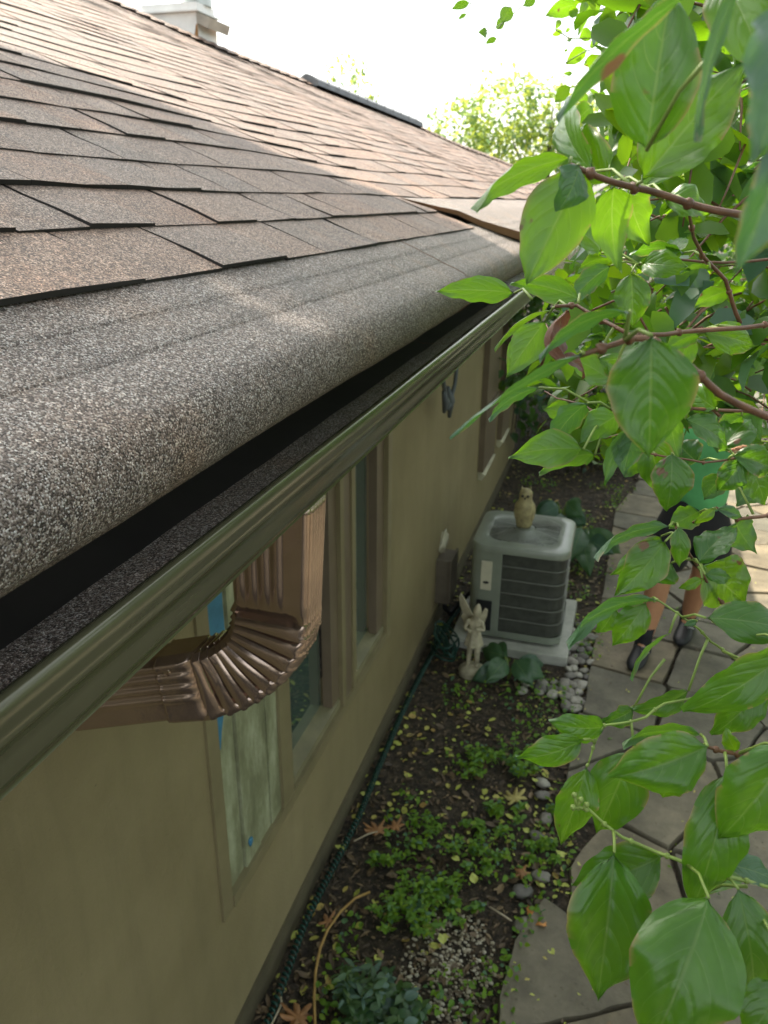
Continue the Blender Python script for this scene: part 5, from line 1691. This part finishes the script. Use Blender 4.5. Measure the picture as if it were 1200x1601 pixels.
# fine litter and mulch chips
lt = MB()
for q in range(13000):
    y = 1.3 + 7.2 * rs.random() ** 1.5
    x0, x1 = -.93, path_left(y) + .05
    x = rs.uniform(x0, x1)
    if -.8 < x < -.06 and 4.1 < y < 4.93: continue
    isy = rs.random()
    dens = mnoise.noise(Vector((x * 2.3, y * 2.3, 4)))
    if isy < .13 and dens > -.15:
        lt.r = rs.uniform(.52, .98); sz = .014 + .034 * rs.random() ** 1.6; asp = rs.uniform(.45, .85)
    else:
        lt.r = rs.uniform(0, .46); sz = rs.uniform(.008, .022) if rs.random() < .85 else rs.uniform(.03, .055); asp = rs.uniform(.2, .6)
    a = rs.uniform(0, 2 * PI); tl = rs.uniform(-.35, .35); tl2 = rs.uniform(-.35, .35)
    z = gz(x, y) + .006 + rs.uniform(0, .008)
    ca, sa = math.cos(a), math.sin(a)
    b = len(lt.v)
    for (u, v) in ((-1, 0), (-.5, .8), (.3, .9), (1, 0), (.3, -.9), (-.5, -.8)):
        X_, Y_ = u * sz * .5, v * sz * .5 * asp
        lt.vert((x + X_ * ca - Y_ * sa, y + X_ * sa + Y_ * ca, z + u * tl * sz * .5 + v * tl2 * sz * .5 * asp + .003 * v * v))
    lt.face([b, b + 1, b + 2, b + 3]); lt.face([b, b + 3, b + 4, b + 5])
for q in range(420):                           # crumbs and small leaves on the flagstones
    y = 1.4 + 7 * rs.random() ** 1.3; x = path_left(y) + rs.random() ** 1.4 * 1.6
    lt.r = rs.choice((.2, .4, .6, .8, .9)); sz = rs.uniform(.008, .024); a = rs.uniform(0, 6.3); z = .046
    b = len(lt.v); ca, sa = math.cos(a), math.sin(a)
    for (u, v) in ((-1, 0), (-.4, .5), (1, .1), (.2, -.6)): lt.vert((x + (u * ca - v * sa) * sz * .5, y + (u * sa + v * ca) * sz * .5, z + rs.uniform(0, .004)))
    lt.face([b, b + 1, b + 2, b + 3])
tag(lt.build('leaf_litter', M_litter), kind='stuff')

# sprouting ground cover between the stones
gc = MB()
for q in range(700):
    y = rs.uniform(1.5, 7.5); x = path_left(y) + rs.uniform(0, 2.2)
    if mnoise.noise(Vector((x * 1.7, y * 1.7, 9))) < .12: continue
    small_leaf(gc, Vector((x, y, .02 + rs.uniform(0, .02))), rs.uniform(.012, .03), rs, Vector((0, 0, .5)), .5, 2)
for q in range(5200):
    y = 1.5 + 6.0 * rs.random() ** 1.2; x = rs.uniform(-.75, path_left(y) + .03)
    if -.8 < x < -.05 and 4.05 < y < 4.95: continue
    if mnoise.noise(Vector((x * 3.1, y * 2.6, 2.2))) < -.02: continue
    small_leaf(gc, Vector((x, y, .012 + rs.uniform(0, .045))), rs.uniform(.012, .034), rs, Vector((0, 0, .5)), .65, 4)
tag(gc.build('ground_cover', M_weed), kind='stuff')
# pale gravel patch
gv = MB()
for q in range(650):
    a = rs.uniform(0, 2 * PI); r_ = rs.random() ** .7
    x = -.36 + .17 * r_ * math.cos(a) + .03; y = 1.99 + .26 * r_ * math.sin(a)
    gv.r = rs.random()
    gv.blob((x, y, gz(x, y) + .006), rs.uniform(.004, .010), 5, 3, .3, (1, rs.uniform(.6, 1), .6), q)
tag(gv.build('gravel', M_gravel), kind='stuff')

# river stones beside the pad
protos = []
for v in range(6):
    m_ = MB(); m_.r = v / 5; m_.blob((0, 0, 0), .032, 12, 8, .35, (1.25, .9, .55), v * 3.3)
    protos.append(m_.build('river_stone', M_pebble, smooth=True))
first = [True] * 6
cells = []
for i in range(13):
    for j in range(4):
        cells.append((-.045 + j * .052 + rs.uniform(-.014, .014) - (.02 if i % 2 else 0), 3.72 + i * .078 + rs.uniform(-.016, .016)))
for i in range(6):
    for j in range(3): cells.append((-.28 + i * .075 + rs.uniform(-.015, .015), 3.80 + j * .07 + rs.uniform(-.015, .015)))
for i in range(9): cells.append((-.09 + rs.uniform(-.03, .05), 2.25 + .14 * i + rs.uniform(-.04, .04)))
for (x, y) in cells:
    if x > path_left(y) - .02: continue
    v = rs.randrange(6)
    if first[v]: o = protos[v]; first[v] = False
    else: o = protos[v].copy(); COL.objects.link(o)
    s_ = rs.uniform(.7, 1.25)
    o.scale = (s_, s_, s_); o.rotation_euler = (0, 0, rs.uniform(0, 6.28)); o.location = (x, y, gz(x, y) + .016 + rs.uniform(0, .006))
    lab_ = 'smooth grey brown river stone at the front corner of the concrete pad' if (y < 4.02 and y > 3.6) else ('smooth grey brown river stone between the concrete pad and the path' if y >= 4.02 else 'single grey river stone at the soil edge of the flagstones')
    tag(o, lab_, 'stone', 'river stones along the planting bed')

# weeds in the bed
def weed(x, y, n, h, spread, label, leafsize=.03, mat=M_weed, seed=0, asp=.5):
    rs = random.Random(seed)
    t = empty('weed', (x, y, 0), label, 'weed', 'green weeds in the planting bed')
    st_ = MB(); lv = MB()
    for q in range(n):
        a = rs.uniform(0, 2 * PI); r_ = spread * rs.random() ** .6
        bx, by = x + r_ * .6 * math.cos(a), y + r_ * .6 * math.sin(a)
        tx, ty = x + r_ * math.cos(a), y + r_ * math.sin(a)
        hh = h * rs.uniform(.5, 1.1)
        P = [Vector((bx, by, -.005)), Vector(((bx + tx) / 2, (by + ty) / 2, hh * .55)), Vector((tx, ty, hh))]
        st_.tube(P, [.0018, .0014, .0008], 4)
        for k_ in range(7):
            f = .25 + .75 * k_ / 6
            c = P[0].lerp(P[1], f * 2) if f < .5 else P[1].lerp(P[2], f * 2 - 1)
            for g_ in range(2):
                aa = k_ * 1.7 + g_ * PI + rs.uniform(-.3, .3)
                small_leaf(lv, c + Vector((math.cos(aa), math.sin(aa), .1)) * leafsize * .5, leafsize * rs.uniform(.7, 1.2), rs, Vector((math.cos(aa) * 3, math.sin(aa) * 3, .8)), asp, 4)
    nv0 = len(lv.v)
    for v_ in st_.v: lv.v.append(v_)
    for f_ in st_.f: lv.f.append(tuple(i + nv0 for i in f_)); lv.mi.append(1); lv.rnd.append(.5); lv.uv.append(None)
    child(lv, 'foliage', [mat, M_stem], t, smooth=True)
wd = [((640, 1420), 30, .09, .17, 'bright green weed patch right of the orange cord', .028, M_weed, .5),
      ((560, 1560), 14, .14, .10, 'darker green weed between the orange cord and the wall', .05, M_hosta, .35),
      ((605, 1590), 20, .12, .13, 'broad leaved weed at the bottom edge beside the gravel', .045, M_hosta, .6),
      ((740, 1330), 16, .07, .15, 'small weed in the middle of the bed', .026, M_weed, .6),
      ((700, 1400), 14, .06, .15, 'yellow green weed next to the gravel patch', .03, M_weed, .6),
      ((800, 1190), 16, .08, .17, 'weed tuft below the green leaf tip near the path', .03, M_weed, .6),
      ((770, 1270), 12, .06, .16, 'light weed tuft in front of the path edge', .03, M_weed, .6),
      ((660, 1300), 8, .06, .10, 'sparse weed beside the brown oak leaf', .03, M_weed, .5),
      ((740, 1190), 10, .06, .12, 'weed tuft halfway between wall and path', .028, M_weed, .5),
      ((850, 1330), 7, .05, .09, 'small weed next to the flagstone edge', .03, M_weed, .6),
      ((870, 1270), 7, .05, .08, 'small weed behind the flagstone edge', .03, M_weed, .6),
      ((600, 1340), 6, .06, .07, 'tiny weed beside the green hose', .025, M_weed, .6)]
for i, (p, n, h, spd, lab, ls, mt, asp) in enumerate(wd):
    q = at_z(*p, 0.03); weed(q.x, q.y, n, h, spd, lab, ls, mt, 100 + i, asp)

# hostas
def hosta(x, y, n, L_, label, seed, rise=.10):
    rs = random.Random(seed)
    t = empty('hosta', (x, y, 0), label, 'hosta', 'hosta plants around the air conditioner')
    for q in range(n):
        a = 2 * PI * q / n + rs.uniform(-.3, .3)
        d = Vector((math.cos(a), math.sin(a), 0))
        B = Vector((x, y, 0)) + d * .04 + Vector((0, 0, rise * rs.uniform(.6, 1.2)))
        T = B + d * L_ * rs.uniform(.75, 1.1) + Vector((0, 0, -rise * rs.uniform(.1, .7)))
        m_ = MB(); m_.r = rs.uniform(.1, .5); leaf(m_, B, T, L_ * .62, 0, droop=.16, fold=.15, nu=10, nv=6, seed=seed + q)
        o = child(m_, 'leaf', M_hosta, t, smooth=True)
        m_ = MB(); m_.tube([Vector((x, y, -.01)), Vector((x, y, 0)) + d * .02 + Vector((0, 0, rise * .5)), B], .004, 5)
        child(m_, 'stalk', M_stem, o, smooth=True)
g_ = at_z(795, 1060, 0); hosta(g_.x, g_.y, 7, .19, 'broad leaved green hosta in front of the concrete pad', 3, .13)
g_ = at_z(905, 880, 0); hosta(g_.x, g_.y, 9, .26, 'green hosta behind the air conditioner on its path side', 5, .28)
g_ = at_z(880, 850, 0); hosta(g_.x - .05, g_.y + .35, 8, .22, 'small dark hosta farther behind the air conditioner', 9, .2)

# oak leaves and others lying about: things of their own
def flat_leaf(name, p, size, rot, lobes, mat, label, depth=.35, lift=.014):
    m_ = MB(); m_.r = .5
    pts = []
    nn = 60
    for q in range(nn):
        a = 2 * PI * q / nn
        r_ = (1 + depth * math.cos(a * lobes) + .08 * math.sin(a * 17)) * size * .36
        X_ = r_ * math.cos(a) * 1.35; Y_ = r_ * math.sin(a)
        pts.append((X_ * math.cos(rot) - Y_ * math.sin(rot), X_ * math.sin(rot) + Y_ * math.cos(rot)))
    c = m_.vert((p.x, p.y, lift))
    ids = [m_.vert((p.x + a, p.y + b, lift + 6.0 * (a * a + b * b) * (1 + .6 * math.sin(a * 90)))) for a, b in pts]
    for q in range(nn): m_.face([c, ids[q], ids[(q + 1) % nn]])
    o = m_.build(name, mat, smooth=True)
    tag(o, label, 'fallen leaf')
    so_ = o.modifiers.new('s', 'SOLIDIFY'); so_.thickness = .0008
    return o
M_oak = mat_plain('oak_leaf_brown', (.34, .17, .07), .6, vary=.3, scale=40)
M_oaky = mat_plain('oak_leaf_yellow', (.42, .36, .12), .6, vary=.3, scale=40)
M_peach = mat_plain('orange_leaf', (.62, .27, .08), .5, vary=.2, scale=30)
flat_leaf('oak_leaf', at_z(588, 1298, .015), .095, .4, 7, M_oak, 'orange brown oak leaf beside the green hose')
flat_leaf('oak_leaf', at_z(618, 1292, .015), .075, 1.3, 6, M_oak, 'smaller brown oak leaf right of the hose')
flat_leaf('oak_leaf', at_z(805, 1248, .015), .10, .9, 7, M_oaky, 'yellow lobed leaf below the weed tuft near the path')
flat_leaf('oak_leaf', at_z(815, 1365, .015), .07, 2.0, 7, M_oak, 'small tan lobed leaf near the flagstone edge')
flat_leaf('oak_leaf', at_z(465, 1590, .015), .10, .2, 7, M_oak, 'curled tan oak leaf at the bottom by the pale stick')
flat_leaf('oak_leaf', at_z(512, 1440, .015), .06, 1.2, 5, M_oak, 'narrow tan leaf against the orange cord', .5)
flat_leaf('fallen_leaf', at_z(838, 1437, .02), .085, 2.3, 2, M_peach, 'bright orange oval leaf beside the flagstone', .25, .022)
M_lemon = mat_plain('lemon_leaf', (.48, .52, .12), .5, vary=.2, scale=40)
lem = None
for i, (x, y) in enumerate(((568, 1244), (532, 1328), (875, 1337), (740, 1375), (822, 1300), (875, 1085), (865, 1010), (836, 1222), (805, 1205), (712, 1345), (905, 940), (880, 905), (862, 1490), (690, 1470))):
    p = at_z(x, y, .02)
    if lem is None:
        lem = MB(); lem.r = .5
        for q in range(1): leaf(lem, (-.024, 0, 0), (.024, 0, .004), .034, 0, nu=8, nv=4, droop=.05, wave=.02)
        o = lem.build('yellow_leaf', M_lemon, smooth=True); lem = o
    else:
        o = lem.copy(); COL.objects.link(o)
    o.location = (p.x, p.y, .026); o.rotation_euler = (random.uniform(-.25, .25), random.uniform(-.25, .25), random.uniform(0, 6.28)); s_ = random.uniform(.7, 1.15); o.scale = (s_, s_, s_)
    tag(o, 'small lemon yellow fallen leaf on the dark soil', 'fallen leaf', 'yellow fallen leaves in the bed')

# hose, cord, sticks
hz_px = [(395, 1640), (420, 1590), (446, 1515), (470, 1445), (500, 1385), (533, 1325), (560, 1275), (585, 1220), (612, 1160), (638, 1100), (660, 1050), (682, 1005)]
hz = [at_z(*p, .035) for p in hz_px] + [Vector((-.86, 4.35, .04)), Vector((-.82, 4.6, .05))]
pts = []
acc = 0
tot = []
for i in range(len(hz) - 1):
    n_ = max(2, int((hz[i + 1] - hz[i]).length / .0022))
    for q in range(n_): tot.append(hz[i].lerp(hz[i + 1], q / n_))
th = 0
for i, p in enumerate(tot):
    t_ = (tot[min(i + 1, len(tot) - 1)] - tot[max(i - 1, 0)]).normalized()
    a = t_.cross(Vector((0, 0, 1))).normalized(); b = Vector((0, 0, 1))
    th += .0022 * 2 * PI / .022
    wv = Vector((.012 * math.sin(i * .006), 0, 0))
    pts.append(p + wv + (a * math.cos(th) + b * math.sin(th)) * .0115)
m_ = MB(); m_.tube(pts, .0042, 5)
tag(m_.build('coil_hose', M_hose, smooth=True), 'dark green coiled garden hose lying along the foot of the wall', 'hose')
m_ = MB(); rs = random.Random(91); pts = []
for q in range(95):
    a = q * .42
    pts.append(Vector((-.80 + .085 * math.cos(a) + rs.uniform(-.01, .01), 4.02 + .16 * math.sin(a * .93) + rs.uniform(-.01, .01), .05 + .0012 * q + .02 * math.sin(a * 1.7))))
m_.tube(pts, .006, 6)
tag(m_.build('hose_pile', M_hose, smooth=True), 'tangled dark hose heaped between the wall and the fairy statue', 'hose')
cp = [at_z(*p, .03) for p in ((492, 1660), (492, 1601), (491, 1560), (493, 1520), (500, 1482), (512, 1452), (532, 1425), (555, 1405), (578, 1396))]
m_ = MB(); m_.tube([p + Vector((0, 0, .004 * math.sin(i))) for i, p in enumerate(cp)], .0052, 8)
tag(m_.build('extension_cord', M_cord, smooth=True), 'ochre yellow cord curving up the soil from the bottom edge', 'cord')
for nm, P, r_, lab in (('stick', ((436, 1545), (440, 1570), (425, 1600), (415, 1630)), .0045, 'pale bent stick beside the hose at the bottom edge'), ('stick', ((553, 1315), (575, 1304), (590, 1300)), .0035, 'short pale stick against the hose by the oak leaf'), ('stick', ((765, 1418), (785, 1430), (800, 1440)), .004, 'grey twig lying near the orange leaf')):
    m_ = MB(); m_.tube([at_z(*p, .03) for p in P], [r_, r_, r_ * .7, r_ * .5][:len(P)], 6)
    tag(m_.build(nm, M_bone, smooth=True), lab, 'stick')
